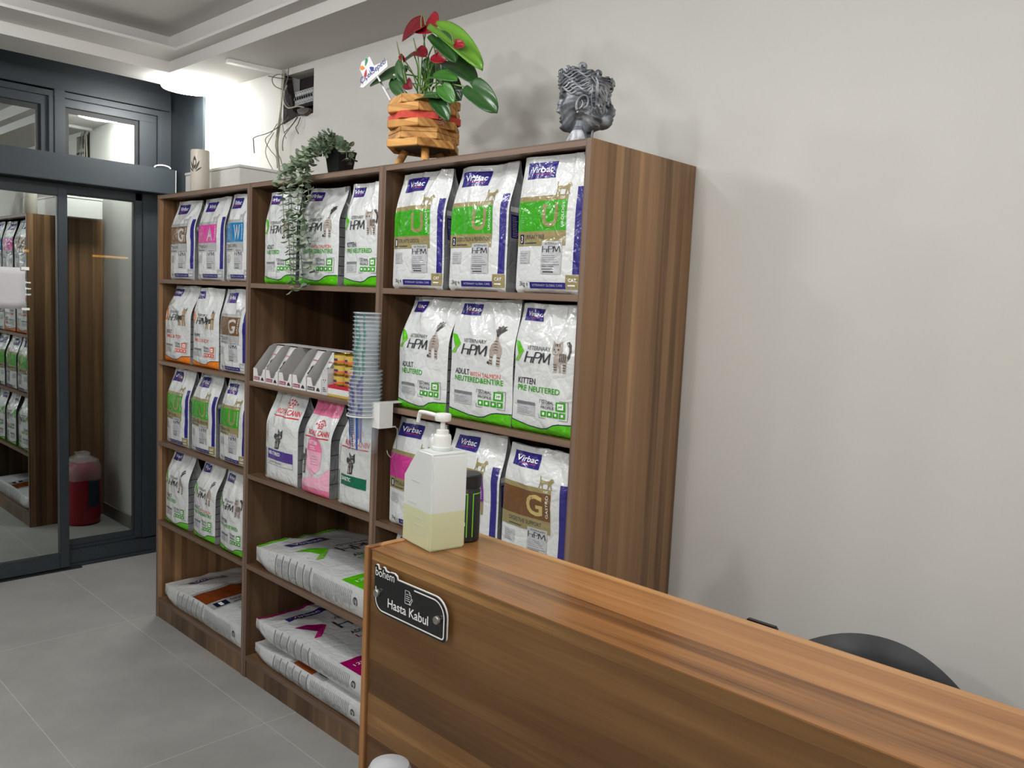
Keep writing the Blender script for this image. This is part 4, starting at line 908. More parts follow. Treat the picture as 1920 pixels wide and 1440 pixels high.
for i in range(8):
    x = .352+i*.0195; z = 2.452+i*.0005
    b = MB(); b.box(x, YW+.002, z, x+.0185, YW+.05, z+.062); k = b.build('breaker', m_brk, t, bevel=.0015)
    s_ = MB(); s_.box(x+.006, YW-.006, z+.022, x+.0125, YW+.0015, z+.034, 0); s_.box(x+.002, YW+.0008, z+.036, x+.0165, YW+.0018, z+.040, 0); s_.box(x+.007, YW+.0008, z+.052, x+.0115, YW+.0018, z+.057, 0); s_.box(x+.007, YW+.0008, z+.005, x+.0115, YW+.0018, z+.010, 0); s_.build('switch', m_black, k)
m_c1 = flat('grey_cable', srgb(120, 116, 110), .6); m_c2 = flat('dark_cable', srgb(58, 52, 52), .6); m_c3 = flat('cream_cable', srgb(168, 162, 146), .6)
def spl(pts, n=6):
    P = [Vector(p) for p in pts]; out = []
    for i in range(len(P)-1):
        a = P[max(i-1, 0)]; b_ = P[i]; c = P[i+1]; d = P[min(i+2, len(P)-1)]
        for k in range(n):
            s_ = k/n; out.append(.5*((2*b_)+(c-a)*s_+(2*a-5*b_+4*c-d)*s_*s_+(3*b_-a-3*c+d)*s_**3))
    return out+[P[-1]]
CAB = [(m_c2, .0035, [(.361, .46, 2.394), (.22, .45, 2.344), (.077, .44, 2.329), (.065, .44, 2.309), (.074, .44, 2.253)]),
 (m_c2, .003, [(.453, .46, 2.383), (.447, .45, 2.348), (.432, .45, 2.337), (.456, .45, 2.307)]),
 (m_c1, .004, [(.431, .46, 2.385), (.394, .45, 2.35), (.349, .44, 2.306), (.335, .44, 2.267), (.34, .44, 2.24)]),
 (m_c3, .0075, [(.275, .47, 2.62), (.265, .47, 2.48), (.255, .47, 2.378), (.238, .47, 2.30), (.245, .47, 2.234), (.259, .474, 2.12), (.262, .474, 2.02)]),
 (m_c3, .006, [(.292, .468, 2.62), (.285, .462, 2.50), (.272, .458, 2.40), (.25, .458, 2.32), (.255, .46, 2.22), (.272, .472, 2.10), (.275, .474, 2.02)]),
 (m_c1, .003, [(.251, .46, 2.378), (.203, .455, 2.337), (.159, .45, 2.309), (.198, .455, 2.259), (.248, .458, 2.221), (.257, .46, 2.17)]),
 (m_c1, .0028, [(.22, .46, 2.34), (.16, .455, 2.275), (.166, .455, 2.228), (.222, .46, 2.161)]),
 (m_c2, .003, [(.197, .44, 2.60), (.259, .45, 2.585), (.315, .46, 2.575), (.354, .48, 2.57)]),
 (m_c1, .0035, [(.323, .46, 2.590), (.259, .45, 2.600), (.223, .445, 2.585), (.237, .45, 2.552), (.294, .46, 2.528)]),
 (m_c3, .0045, [(.34, .455, 2.541), (.322, .45, 2.503), (.328, .448, 2.462), (.368, .448, 2.433), (.44, .452, 2.432), (.482, .46, 2.423)]),
 (m_c1, .003, [(.267, .46, 2.368), (.246, .455, 2.275), (.289, .458, 2.209), (.319, .462, 2.149)]),
 (m_c1, .0022, [(.282, .46, 2.177), (.33, .455, 2.177), (.381, .45, 2.181)]),
 (m_c3, .003, [(.30, .465, 2.62), (.31, .455, 2.56), (.30, .452, 2.48), (.29, .455, 2.42), (.30, .46, 2.36), (.33, .46, 2.30)]),
 (m_c2, .0028, [(.44, .46, 2.40), (.41, .45, 2.36), (.36, .448, 2.335), (.33, .45, 2.325)]),
 (m_c1, .003, [(.335, .465, 2.62), (.345, .455, 2.57), (.33, .45, 2.53), (.335, .452, 2.47), (.35, .47, 2.44)])]
for m_, r_, pts in CAB:
    b = MB(); b.tube(spl(pts), r_*.68, 7); b.build('cable', m_, t, smooth=True)
# ---- red canister behind the bookcase (seen only in the glass)
t = thing('red_canister', 'red canister wrapped in clear plastic, mirrored in the narrow glass pane', 'canister', (-.14, .30, 0))
b = MB(); b.lathe([(0, 0), (.095, 0), (.105, .01), (.108, .05), (.108, .33), (.10, .37), (.07, .40), (0, .405)], 40, cap=False); b.build('body', flat('red_enamel', srgb(176, 24, 44), .35), t, smooth=True)
b = MB(); b.add([(.1088*math.cos(a), .1088*math.sin(a), z) for z in (.12, .30) for a in [PI*.75+i*.1 for i in range(9)]], [(i, i+1, i+10, i+9) for i in range(8)]); b.build('label', flat('dark_label', srgb(40, 60, 80), .5), t, smooth=True)
b = MB()
b.lathe([(.112, .30), (.116, .36), (.10, .42), (.05, .455), (.03, .44), (.055, .47)], 24, cap=False)
for i, v in enumerate(b.v): b.v[i] = tuple(Vector(v)+noise.noise_vector(Vector(v)*18)*.012)
m_pl = bpy.data.materials.new('clear_wrap'); m_pl.use_nodes = True; p = m_pl.node_tree.nodes['Principled BSDF']; p.inputs['Alpha'].default_value = .3; p.inputs['Roughness'].default_value = .1; p.inputs['Base Color'].default_value = (.9, .9, .9, 1)
b.build('plastic_wrap', m_pl, t, smooth=True)
# ============================================================ plants
m_leaf = flat('anthurium_leaf', srgb(48, 88, 42), .3, bump=.1, bscale=30); m_leaf2 = flat('anthurium_young_leaf', srgb(104, 156, 48), .32, bump=.1, bscale=30); m_leaf3 = flat('anthurium_mid_leaf', srgb(66, 122, 48), .3, bump=.1, bscale=30)
m_fl = flat('red_spathe', srgb(150, 20, 36), .3, bump=.15, bscale=40); m_fld = flat('dark_red_spathe', srgb(112, 24, 34), .3, bump=.15, bscale=40); m_stem = flat('green_stem', srgb(96, 140, 52), .45); m_spx = flat('green_spadix', srgb(120, 130, 80), .6)
# midrib as a lighter stripe is part of the leaf mesh
def heart(tgt, base, tip, wid, up, mat, parent, name='leaf', droop=.15, fold=.25):
    """heart-shaped blade: attachment point base, tip point, width, face normal hint"""
    A_ = Vector(base); T_ = Vector(tip); ax = (T_-A_); L = ax.length; ax.normalize()
    nn = Vector(up); nn = (nn-ax*nn.dot(ax)).normalized(); sd = ax.cross(nn)
    NUu, NVv = 10, 14; vs = []; fs = []
    # outline: half width as function of s in [-.22,1]
    def hw(s):
        if s < 0: return .80*math.sqrt(max(0, 1-(s/.23)**2))**.9 if s > -.23 else 0
        return max(0, (1-s)**.62*(.80+1.0*s)*.98)*(1-.12*s)
    for j in range(NVv+1):
        s_ = -.2+1.2*j/NVv; h = hw(s_)*wid/2
        for i in range(-NUu, NUu+1):
            q = i/NUu
            x = q*h; notch = -s_ if s_ < 0 else 0
            # open the sinus between the two lobes
            if s_ < 0: x = math.copysign(max(abs(x), h*.10+abs(s_)*.15*wid), q) if q else 0
            ss = s_ if not (s_ < 0 and i == 0) else 0
            P = A_+ax*(ss*L)+sd*x+nn*(abs(q)**1.3*h*fold-droop*L*max(0, ss)**2+.02*L*math.sin(q*6+s_*5)*abs(q))
            vs.append(P)
    W_ = 2*NUu+1
    for j in range(NVv):
        for i in range(W_-1):
            a = j*W_+i; fs.append((a, a+1, a+W_+1, a+W_))
    b = MB(); b.add(vs, fs); o = b.build(name, mat, parent, smooth=True)
    md = o.modifiers.new('thick', 'SOLIDIFY'); md.thickness = .0006
    return o
PX, PY = 1.795, .085      # planter axis
t = thing('potted_anthurium', 'red anthurium plant in a slatted wooden planter on three legs', 'potted plant', (0, 0, 0))
m_slat = wood('burnt_pine', 0, [srgb(*c) for c in ((150, 100, 52), (196, 142, 76), (212, 158, 90), (224, 172, 104))], .012, seed=11, rough=.6)
m_char = flat('burnt_mark', srgb(96, 66, 50), .7)
levels = [(2.047, 0, .024), (2.071, 30, .020), (2.091, 30, .014), (2.105, 0, .024), (2.129, 30, .022), (2.151, 0, .026), (2.177, 30, .026)]
for k, (z, rot, h) in enumerate(levels):
    if k == 4: continue
    b = MB(); Rr = .122 if rot == 0 else .114; ri = Rr-.022
    for i in range(6):
        a0 = math.radians(rot+60*i+12); a1 = a0+PI/3
        w_ = Rr*math.cos(PI/6)
        P = [(PX+r_*math.cos(a), PY+r_*math.sin(a)) for r_, a in ((Rr, a0), (Rr, a1), (ri, a1), (ri, a0))]
        b.prism(P, z, z+h-.0008, 'z')
    o = b.build('slat_ring', m_slat, t, bevel=.0015)
b = MB(); 
for i in range(6):
    a0 = math.radians(30+60*i+12); a1 = a0+PI/3; Rr = .116; ri = .094
    b.prism([(PX+r_*math.cos(a), PY+r_*math.sin(a)) for r_, a in ((Rr, a0), (Rr, a1), (ri, a1), (ri, a0))], 2.1295, 2.1505, 'z')
b.build('red_ribbon', flat('red_raffia', srgb(212, 74, 58), .7, bump=.4, bscale=80), t)
b = MB()
for dz, dx in ((.0, .045), (-.008, .05), (-.014, .04)):
    b.tube(spl([(PX+.105, PY-.03, 2.13+dz), (PX+.125, PY-.035, 2.128+dz), (PX+.14, PY-.04, 2.134+dz*1.5), (PX+.105+dx, PY-.042, 2.124+dz*1.6)]), .0016, 5)
b.build('raffia_ends', flat('raffia_brown', srgb(150, 100, 96), .8), t)
b = MB(); b.lathe([(0, 2.052), (.098, 2.052), (.098, 2.19), (0, 2.19)], 6, c=(PX, PY, 0)); b.build('inner_pot', flat('grey_liner', srgb(120, 112, 108), .8), t)
for ang in (math.radians(205), math.radians(325), math.radians(85)):
    b = MB(); c_, s_ = math.cos(ang), math.sin(ang)
    b.tube([(PX+.092*c_, PY+.092*s_, ZT+.0003), (PX+.062*c_, PY+.062*s_, 2.0515)], .0125, 20); b.build('leg', m_slat, t, smooth=True)
base0 = Vector((PX, PY, 2.19))
def stem(p, k, parent, r_=.0022):
    R = random.Random(k); b0 = base0+Vector((R.uniform(-.045, .045), R.uniform(-.03, .04), -.004)); p = Vector(p)
    mid = b0.lerp(p, .5)+Vector(((b0.x-p.x)*.18, 0, .02+.1*abs(p.x-b0.x)))
    b = MB(); b.tube(spl([b0, mid, p], 8), r_, 7); return b.build('stem', m_stem, parent, smooth=True)
LV = [((1.903, .05, 2.392), (2.099, .04, 2.268), .130, (.1, -.5, .9), m_leaf2), ((1.91, .03, 2.363), (2.014, .01, 2.282), .10, (.2, -.6, .8), m_leaf), ((1.908, .08, 2.305), (2.032, .08, 2.237), .13, (.2, -.5, .8), m_leaf),
 ((1.883, .05, 2.259), (1.997, .03, 2.238), .10, (0, -.6, .8), m_leaf3), ((2.065, .04, 2.195), (2.17, .03, 2.122), .115, (.3, -.8, .45), m_leaf), ((1.944, .03, 2.213), (2.001, .02, 2.163), .075, (.2, -.8, .4), m_leaf3),
 ((1.707, .05, 2.292), (1.56, .03, 2.287), .12, (0, -.7, .6), m_leaf), ((1.715, .1, 2.361), (1.588, .1, 2.335), .10, (0, -.6, .8), m_leaf), ((1.735, .03, 2.318), (1.768, .02, 2.241), .085, (-.2, -.9, .2), m_leaf),
 ((1.706, .03, 2.270), (1.776, .01, 2.205), .08, (-.3, -.8, .4), m_leaf), ((1.932, .02, 2.185), (1.819, .0, 2.199), .06, (0, -.6, .8), m_leaf), ((1.916, .03, 2.185), (1.982, .02, 2.116), .08, (.3, -.7, .5), m_leaf),
 ((1.765, .03, 2.208), (1.811, .02, 2.172), .06, (-.2, -.9, .2), m_leaf3), ((1.77, .12, 2.336), (1.768, .12, 2.26), .10, (0, -1, .2), m_leaf), ((1.83, .11, 2.332), (1.85, .11, 2.25), .10, (0, -1, .2), m_leaf), ((1.90, .10, 2.25), (1.95, .09, 2.19), .10, (.1, -1, .2), m_leaf)]
for i, (a_, b_, w_, up, mm) in enumerate(LV):
    o = heart(t, a_, b_, w_*.76, up, mm, t, droop=.12); stem(a_, i, t)
FL = [((1.800, .06, 2.420), (1.735, .03, 2.385), .13, (-.1, -.8, .5), m_fld), ((1.815, .065, 2.425), (1.872, .05, 2.395), .11, (.1, -.8, .5), m_fl), ((1.805, .04, 2.342), (1.86, .03, 2.318), .055, (0, -.7, .7), m_fld), ((1.885, .05, 2.322), (1.928, .05, 2.298), .062, (.1, -.9, .3), m_fl),
 ((1.985, .035, 2.330), (2.03, .03, 2.318), .038, (0, -.9, .4), m_fl), ((1.735, .03, 2.338), (1.757, .03, 2.318), .02, (0, -.9, .4), m_fl), ((1.785, .02, 2.245), (1.815, .015, 2.225), .045, (0, -.9, .3), m_fld)]
for i, (a_, b_, w_, up, mm) in enumerate(FL):
    o = heart(t, a_, b_, w_, up, mm, t, name='flower', droop=.05, fold=.35); stem(a_, 40+i, t, .0018)
    A_ = Vector(a_); d = (Vector(b_)-A_).normalized()
    s_ = MB(); s_.tube([A_+Vector((0, -.004, .0)), A_+Vector((0, -.01, .022))-d*.004, A_+Vector((0, -.012, .036))-d*.01], .0028, 8, r2=.0012); s_.build('spadix', m_spx, o, smooth=True)
# brand card on a stick
cardm = flat('card_white', srgb(236, 236, 238), .5)
b = MB(); P = [(1.526, .028, 2.272), (1.545, .028, 2.268), (1.672, .028, 2.315), (1.668, .028, 2.335), (1.600, .028, 2.330), (1.575, .028, 2.362), (1.53, .028, 2.352), (1.522, .028, 2.33), (1.545, .028, 2.30)]
b.prism([(p[0], p[2]) for p in P], .027, .0285, 'y'); k = b.build('flag_card', cardm, t)
b = MB(); vs, fs = text_mesh('ÇiçekSepeti', .012, 0)
ca, sa = math.cos(.34), math.sin(.34)
b.add([(1.533+(.140*a)*ca-(.026*c)*sa, .0264, 2.275+(.140*a)*sa+(.026*c)*ca) for a, c in vs], fs); b.build('lettering', flat('card_blue', srgb(44, 60, 130), .5), k)
for (cx_, cz_, an, cc) in ((1.557, 2.348, 1.25, (40, 140, 90)), (1.538, 2.332, 2.9, (236, 140, 40)), (1.556, 2.312, 4.5, (196, 40, 50)), (1.588, 2.322, -.5, (44, 60, 150))):
    b = MB(); c_, s_ = math.cos(an), math.sin(an); L_ = []
    for q in range(12):
        w_ = q*2*PI/12; x_ = .0125*math.cos(w_); y_ = .0065*math.sin(w_)*(1+.5*math.cos(w_)); L_.append((cx_+x_*c_-y_*s_, cz_+x_*s_+y_*c_))
    b.prism(L_, .0262, .0269, 'y'); b.build('petal_mark', flat('mark_%d' % int(cz_*1000), srgb(*cc), .5), k)
b = MB(); b.tube([(1.615, .030, 2.296), (1.722, .035, 2.165)], .0032, 8); b.build('card_stick', cardm, t)
b = MB(); b.prism([(1.640, 2.252), (1.668, 2.258), (1.708, 2.185), (1.695, 2.180)], .045, .046, 'y'); b.prism([(1.670, 2.262), (1.69, 2.25), (1.735, 2.185), (1.705, 2.185)], .047, .048, 'y'); b.build('note_card', flat('note_grey', srgb(186, 184, 182), .6), t)

# ---- trailing plant
t = thing('trailing_eucalyptus', 'trailing grey-green plant in a small black pot, hanging over the shelf edge', 'potted plant', (0, 0, 0))
b = MB(); b.lathe([(0, 0), (.040, 0), (.052, .075), (.055, .078), (.055, .086), (.050, .086), (.046, .074), (0, .070)], 4, c=(0, 0, 0), cap=False)
v_ = [Matrix.Rotation(PI/4+.1, 3, 'Z') @ Vector(v) for v in b.v]; b.v = [(v.x*1.05+1.352, v.y*1.05+.075, v.z+ZT) for v in v_]
b.build('pot', m_black, t, bevel=.002)
m_eu = [flat('eucalyptus_leaf', srgb(130, 148, 122), .6), flat('eucalyptus_leaf_pale', srgb(154, 168, 142), .6), flat('eucalyptus_leaf_deep', srgb(104, 124, 100), .6)]
m_eus = flat('eucalyptus_stem', srgb(104, 116, 92), .7)
def disc(b, c, n_, d, r_, m):
    c = Vector(c); n_ = Vector(n_).normalized(); d = Vector(d); d = (d-n_*d.dot(n_)).normalized(); s = n_.cross(d); k = 9
    vs = [c+n_*r_*.06]+[c+d*(r_*(1+math.cos(q)*1.0))*.98+s*(r_*.88*math.sin(q))+n_*(.18*r_*math.cos(q*2)) for q in [2*PI*i/k for i in range(k)]]
    # first vertex becomes the petiole side, fan from the middle
    mid = c+d*r_+n_*r_*.12
    vs[0] = mid; b.add(vs, [(0, i+1, (i+1) % k+1) for i in range(k)], m)
R = random.Random(12)
def vine(pts, n, r0=.013, r1=.008, spread=1.0):
    b = MB(); P = spl(pts, 8); b.tube(P, .0013, 5, m=3)
    L = len(P)-1
    for i in range(n):
        f = (i+.5)/n; k = f*L; a = P[int(k)].lerp(P[min(int(k)+1, L)], k-int(k)); tdir = (P[min(int(k)+1, L)]-P[int(k)]).normalized()
        r_ = (r0+(r1-r0)*f)*R.uniform(.75, 1.15); ang = (i % 2)*PI/2+R.uniform(-.3, .3)
        u = tdir.orthogonal().normalized(); w_ = tdir.cross(u)
        for sgn in (1, -1):
            d = (u*math.cos(ang)+w_*math.sin(ang))*sgn+tdir*.25
            nn_ = (tdir*-1+d*.5*R.uniform(.0, 1)+Vector((0, -.25, .2))+Vector((R.uniform(-.3, .3), R.uniform(-.3, .3), R.uniform(-.3, .3))))
            disc(b, a, nn_, d, r_, R.choice((0, 0, 1, 2)))
    return b.build('vine', m_eu+[m_eus], t)
pot = (1.352, .075, 2.08)
VN = [([pot, (1.32, .03, 2.10), (1.25, -.02, 2.05), (1.205, -.035, 1.95), (1.20, -.035, 1.80), (1.215, -.035, 1.70), (1.225, -.03, 1.585)], 30),
      ([pot, (1.33, .02, 2.09), (1.285, -.03, 2.04), (1.268, -.04, 1.93), (1.275, -.04, 1.80), (1.29, -.035, 1.70), (1.30, -.03, 1.60)], 30),
      ([pot, (1.33, .03, 2.12), (1.27, .0, 2.07), (1.19, -.03, 2.03), (1.165, -.04, 1.95), (1.165, -.035, 1.86), (1.17, -.03, 1.80)], 22),
      ([pot, (1.32, .02, 2.10), (1.24, -.01, 2.05), (1.16, -.03, 2.02), (1.11, -.04, 1.975)], 14),
      ([pot, (1.34, .01, 2.09), (1.31, -.03, 2.03), (1.30, -.045, 1.95), (1.315, -.045, 1.84), (1.34, -.04, 1.76), (1.345, -.03, 1.66)], 26),
      ([pot, (1.34, .0, 2.08), (1.325, -.035, 2.03), (1.335, -.045, 1.97), (1.35, -.045, 1.90)], 14),
      ([pot, (1.30, .02, 2.11), (1.24, -.02, 2.06), (1.225, -.045, 1.98), (1.235, -.045, 1.88), (1.245, -.04, 1.74), (1.235, -.035, 1.62)], 30),
      ([pot, (1.345, .03, 2.12), (1.31, .0, 2.10), (1.26, -.02, 2.07), (1.21, -.03, 2.04)], 12), ([pot, (1.36, .03, 2.13), (1.33, -.01, 2.11), (1.29, -.03, 2.06), (1.27, -.04, 2.0)], 14),
      ([pot, (1.39, .05, 2.10), (1.43, .03, 2.09), (1.465, .02, 2.075), (1.47, .02, 2.035)], 7), ([pot, (1.41, .06, 2.10), (1.45, .05, 2.06), (1.46, .04, 2.03)], 5),
      ([pot, (1.36, .05, 2.11), (1.38, .03, 2.115), (1.385, .01, 2.09)], 7), ([pot, (1.35, .04, 2.13), (1.34, .01, 2.13), (1.30, -.01, 2.10)], 9), ([pot, (1.33, .05, 2.12), (1.29, .02, 2.11), (1.25, .0, 2.08)], 9), ([pot, (1.37, .04, 2.12), (1.36, .0, 2.11), (1.355, -.03, 2.07)], 8)]
for pts, n in VN: vine(pts, int(n*1.25), .0165, .0125)

# ============================================================ silver head planter
def head():
    t = thing('head_planter', 'dark silver classical head planter standing at the end of the bookcases', 'head planter', (2.452, .062, ZT))
    # local frame: +x = face direction, +y = left side, z up
    t.rotation_euler = (0, 0, math.radians(223)); t.scale = (.86, .86, .86)
    m, nt, p = newmat('antique_silver'); p.inputs['Metallic'].default_value = .55; p.inputs['Roughness'].default_value = .40
    tc = N(nt, 'ShaderNodeTexCoord'); nz = N(nt, 'ShaderNodeTexNoise'); nz.inputs['Scale'].default_value = 28; nz.inputs['Detail'].default_value = 6; nt.links.new(tc.outputs['Object'], nz.inputs['Vector'])
    r_ = ramp(nt, [(.3, srgb(78, 82, 88)), (.5, srgb(124, 128, 134)), (.7, srgb(186, 188, 192))]); nt.links.new(nz.outputs['Fac'], r_.inputs[0]); nt.links.new(r_.outputs[0], p.inputs['Base Color'])
    b2 = N(nt, 'ShaderNodeBump'); b2.inputs['Strength'].default_value = .25; b2.inputs['Distance'].default_value = .002; nt.links.new(nz.outputs['Fac'], b2.inputs['Height']); nt.links.new(b2.outputs[0], p.inputs['Normal'])
    silver = m
    def ip(tab, z):
        for (z0, a), (z1, b_) in zip(tab, tab[1:]):
            if z <= z1: s_ = (z-z0)/(z1-z0); return a+(b_-a)*smooth(s_)
        return tab[-1][1]
    KA = [0, .016, .034, .042, .072, .098, .128, .142, .165, .2121]; KF = [0, .03, .056, .066, .089, .1045, .127, .140, .160, .2121]
    def fz(z):
        for a0, a1, f0, f1 in zip(KA, KA[1:], KF, KF[1:]):
            if z <= a1: return f0+(f1-f0)*(z-a0)/(a1-a0)
        return z
    # heights (m): base 0, neck .03-.07, chin .066, mouth .088, nose tip .107, eyes .128, brow .138, hairline .165, rim .205
    front = [(0, .044), (.012, .034), (.03, .026), (.05, .022), (.058, .024), (.064, .045), (.072, .052), (.080, .052), (.088, .055), (.096, .055), (.106, .057), (.118, .056), (.128, .0545), (.138, .0575), (.150, .060), (.165, .0615), (.185, .062), (.205, .060), (.215, .06)]
    back = [(0, .050), (.012, .042), (.03, .036), (.05, .036), (.062, .046), (.075, .066), (.09, .078), (.11, .082), (.13, .086), (.15, .088), (.17, .090), (.19, .088), (.205, .084), (.215, .08)]
    half = [(0, .048), (.012, .040), (.03, .036), (.05, .036), (.062, .042), (.075, .050), (.09, .056), (.11, .060), (.13, .063), (.15, .066), (.17, .067), (.19, .066), (.205, .064), (.215, .06)]
    NT, NZ = 120, 120; b = MB(); vs = []; fs = []
    for j in range(NZ+1):
        za = .212*j/NZ; z = fz(za)
        fr, bk, hf = ip(front, z), ip(back, z), ip(half, z)
        for i in range(NT):
            a = 2*PI*i/NT; c, s_ = math.cos(a), math.sin(a)
            ab = abs((a+PI) % (2*PI)-PI); z = fz(max(0, za-.036*smooth((ab-.25)/1.1)*(1-smooth((ab-1.75)/.5))*(1-smooth((za-.09)/.045))))
            fr, bk, hf = ip(front, z), ip(back, z), ip(half, z)
            ex = fr if c > 0 else bk
            n_ = 2.3 if .062 < z < .16 and c > 0 else 2.0
            k = (abs(c/ex)**n_+abs(s_/hf)**n_)**(-1/n_)
            th = (a+PI) % (2*PI)-PI; x, y = k*c, k*s_
            d = 0
            # jaw: narrow the cheeks towards the chin
            if z < .10 and c > 0: k *= 1-.18*smooth((.10-z)/.04)*abs(s_)**2*(1 if z > .058 else 0)
            x, y = k*c, k*s_
            # nose
            g = lambda dy, w_: math.exp(-(dy/w_)**2)
            nose = 0
            if .098 < z < .142: nose = (.0135*(1-max(0, min(1, (z-.104)/.038)))*(1-smooth((.104-z)/.006)))*g(y, .0075+.004*(1-smooth((z-.104)/.012)))
            if .118 <= z < .15: nose += .004*g(y, .008)
            # lips
            lip = .0048*g(z-.0925, .0028)*g(y, .014)+.0050*g(z-.0855, .0028)*g(y, .012)-.0034*g(z-.0892, .0014)*g(y, .016)-.003*g(z-.0795, .003)*g(y, .014)
            chin = .006*g(z-.070, .006)*g(y, .014)
            eye = -.0085*g(z-.128, .0055)*(g(y-.022, .011)+g(y+.022, .011))+.0050*g(z-.1265, .0035)*(g(y-.022, .0085)+g(y+.022, .0085))-.0018*g(z-.124, .0010)*(g(y-.022, .009)+g(y+.022, .009))
            brow = .0035*g(z-.140, .003)*(g(y-.022, .015)+g(y+.022, .015))
            cheek = .004*g(z-.110, .010)*(g(y-.032, .012)+g(y+.032, .012))
            add = (nose+lip+chin+eye+brow+cheek) if c > .15 else 0
            x += add
            # hair region: waves
            hairline = .158-.032*smooth((abs(th)-.9)/.5)-.058*smooth((abs(th)-1.5)/.35)
            if z > .05 and z > hairline-.002 and not (z < .062 and c > -.2):
                hh = smooth((z-hairline)/.006)
                wv = math.sin((z*520)+3.0*math.sin(th*5)+1.2*math.sin(th*11+z*90))
                x += c*(.0045+.0032*wv)*hh; y += s_*(.0045+.0032*wv)*hh
            # neck folds
            vs.append((x, y, za))
    # the rim dips towards the back like a wreath: scallop
    for idx in range(len(vs)):
        x, y, z = vs[idx]
        if z > .17:
            f = (z-.17)/.042; dz = f*(-.016*smooth((-x+.02)/.09)+.004*math.sin(math.atan2(y, x)*7))
            vs[idx] = (x, y, z+dz)
    for j in range(NZ):
        for i in range(NT): k = (i+1) % NT; fs.append((j*NT+i, j*NT+k, (j+1)*NT+k, (j+1)*NT+i))
    # inner wall of the planter opening
    top = [vs[NZ*NT+i] for i in range(NT)]; base = len(vs)
    vs += [(x*.88, y*.88, z-.002) for x, y, z in top]+[(x*.80, y*.80, .14) for x, y, z in top]+[(0, 0, .135)]
    for i in range(NT):
        k = (i+1) % NT; fs.append((NZ*NT+i, NZ*NT+k, base+k, base+i)); fs.append((base+i, base+k, base+NT+k, base+NT+i)); fs.append((base+NT+i, base+NT+k, base+2*NT))
    fs.append(tuple(reversed(range(NT))))
    b.add(vs, fs); b.build('face_and_hair', silver, t, smooth=True, angle=1.2)
    # ears
    for sg in (1, -1):
        e = MB(); P = []
        for i in range(15):
            q = -.9+i*(PI*1.42)/14
            P.append((-.004+.0160*math.cos(q+PI)*-1-.005*math.sin(q), sg*(.066+.0055*math.sin(q*.5+.6)), .107+.023*math.sin(q)))
        e.tube(P, [.0042+.0008*math.sin(i*.3) for i in range(15)], 8)
        e.tube([(.0, sg*.066, .120), (-.006, sg*.068, .112), (-.004, sg*.067, .100), (.004, sg*.065, .092)], .0032, 8)
        e.lathe([(0, -.006), (.0045, -.003), (.005, 0), (.0035, .004), (0, .006)], 12, c=(.007, sg*.064, .084), cap=False)
        e.build('ear', silver, t, smooth=True)
    # rope-like locks swept back from the temple, tendrils
    R = random.Random(4)
    hr = MB()
    for sg in (1, -1):
        for k in range(9):
            z0 = .143+k*.0065; pts = []
            for i in range(16):
                f = i/15; th = .62+f*1.25+.05*k*.1; z = z0+.006*math.sin(f*11+k*1.1)+.010*f*(k-3)/6*.4
                fr, bk, hf = ip(front, z), ip(back, z), ip(half, z); c, s_ = math.cos(th), math.sin(th); ex = fr if c > 0 else bk
                kk = (abs(c/ex)**2.1+abs(s_/hf)**2.1)**(-1/2.1)+.0055
                pts.append((kk*c, sg*kk*s_, z))
            hr.tube(pts, .0030, 7)
        for k in range(8):   # back locks falling towards the bun
            pts = []
            for i in range(14):
                f = i/13; th = 1.95+.14*k*.5+f*.55+.12*math.sin(f*6+k); z = .185-.105*f+.004*math.sin(k*2)-.004*k
                fr, bk, hf = ip(front, z), ip(back, z), ip(half, z); c, s_ = math.cos(th), math.sin(th); kk = (abs(c/bk)**2+abs(s_/hf)**2)**-.5+.0055
                pts.append((kk*c, sg*kk*s_, z))
            hr.tube(pts, [.0042-.0012*abs(i-6)/7 for i in range(14)], 7)
    hr.build('hair_locks', silver, t, smooth=True)
    # hair bun low at the back and curls along the rim
    bn = MB()
    for (cx_, cy_, cz_, r_) in ((-.070, 0, .078, .034), (-.080, .0, .100, .030)):
        n = 20
        prof = [(r_*math.sin(PI*i/14), -r_*math.cos(PI*i/14)*.9) for i in range(15)]
        bn.lathe(prof, n*2, c=(cx_, cy_, cz_), cap=False)
    bn.v = [tuple(Vector(v)+Vector(v).normalized()*.0022*math.sin(v[2]*420+v[1]*160)) for v in bn.v]
    bn.build('hair_bun', silver, t, smooth=True)
    for (ax, ay, az, r_) in ((.056, .018, .206, .010), (.056, -.018, .206, .010), (.040, .044, .209, .0095), (.040, -.044, .209, .0095), (.0, .062, .212, .012), (.0, -.062, .212, .012), (-.045, .055, .196, .010), (-.045, -.055, .196, .010), (-.088, .012, .180, .016), (-.088, -.018, .176, .013), (-.078, .03, .12, .012), (-.078, -.03, .12, .012), (-.052, .050, .105, .010), (-.052, -.050, .105, .010)):
        c_ = MB(); out = Vector((ax, ay, 0)).normalized(); up = Vector((0, 0, 1)); pts = []
        for i in range(22):
            q = i*2*PI*1.6/21; rr = r_*(1-.6*i/21); pts.append(Vector((ax, ay, az))+up*(rr*math.sin(q))+out.cross(up)*(rr*math.cos(q))+out*(.003+.008*i/21))
        c_.tube(pts, .0042, 8); 
        nx = Vector((ax, ay, az)); pr_ = [(0, -r_*.8), (r_*.6, -r_*.5), (r_*.85, 0), (r_*.6, r_*.5), (0, r_*.8)]; c_.lathe(pr_, 14, c=nx[:], cap=False)
        c_.build('curl', silver, t, smooth=True)
    # tie ribbon behind the ear and neck tail
    for sg in (1, -1):
        k = MB(); k.tube(spl([(-.030, sg*.060, .185), (-.032, sg*.067, .15), (-.030, sg*.066, .12), (-.034, sg*.062, .096), (-.028, sg*.055, .08)]), .0024, 6); k.build('hair_tie', silver, t, smooth=True)
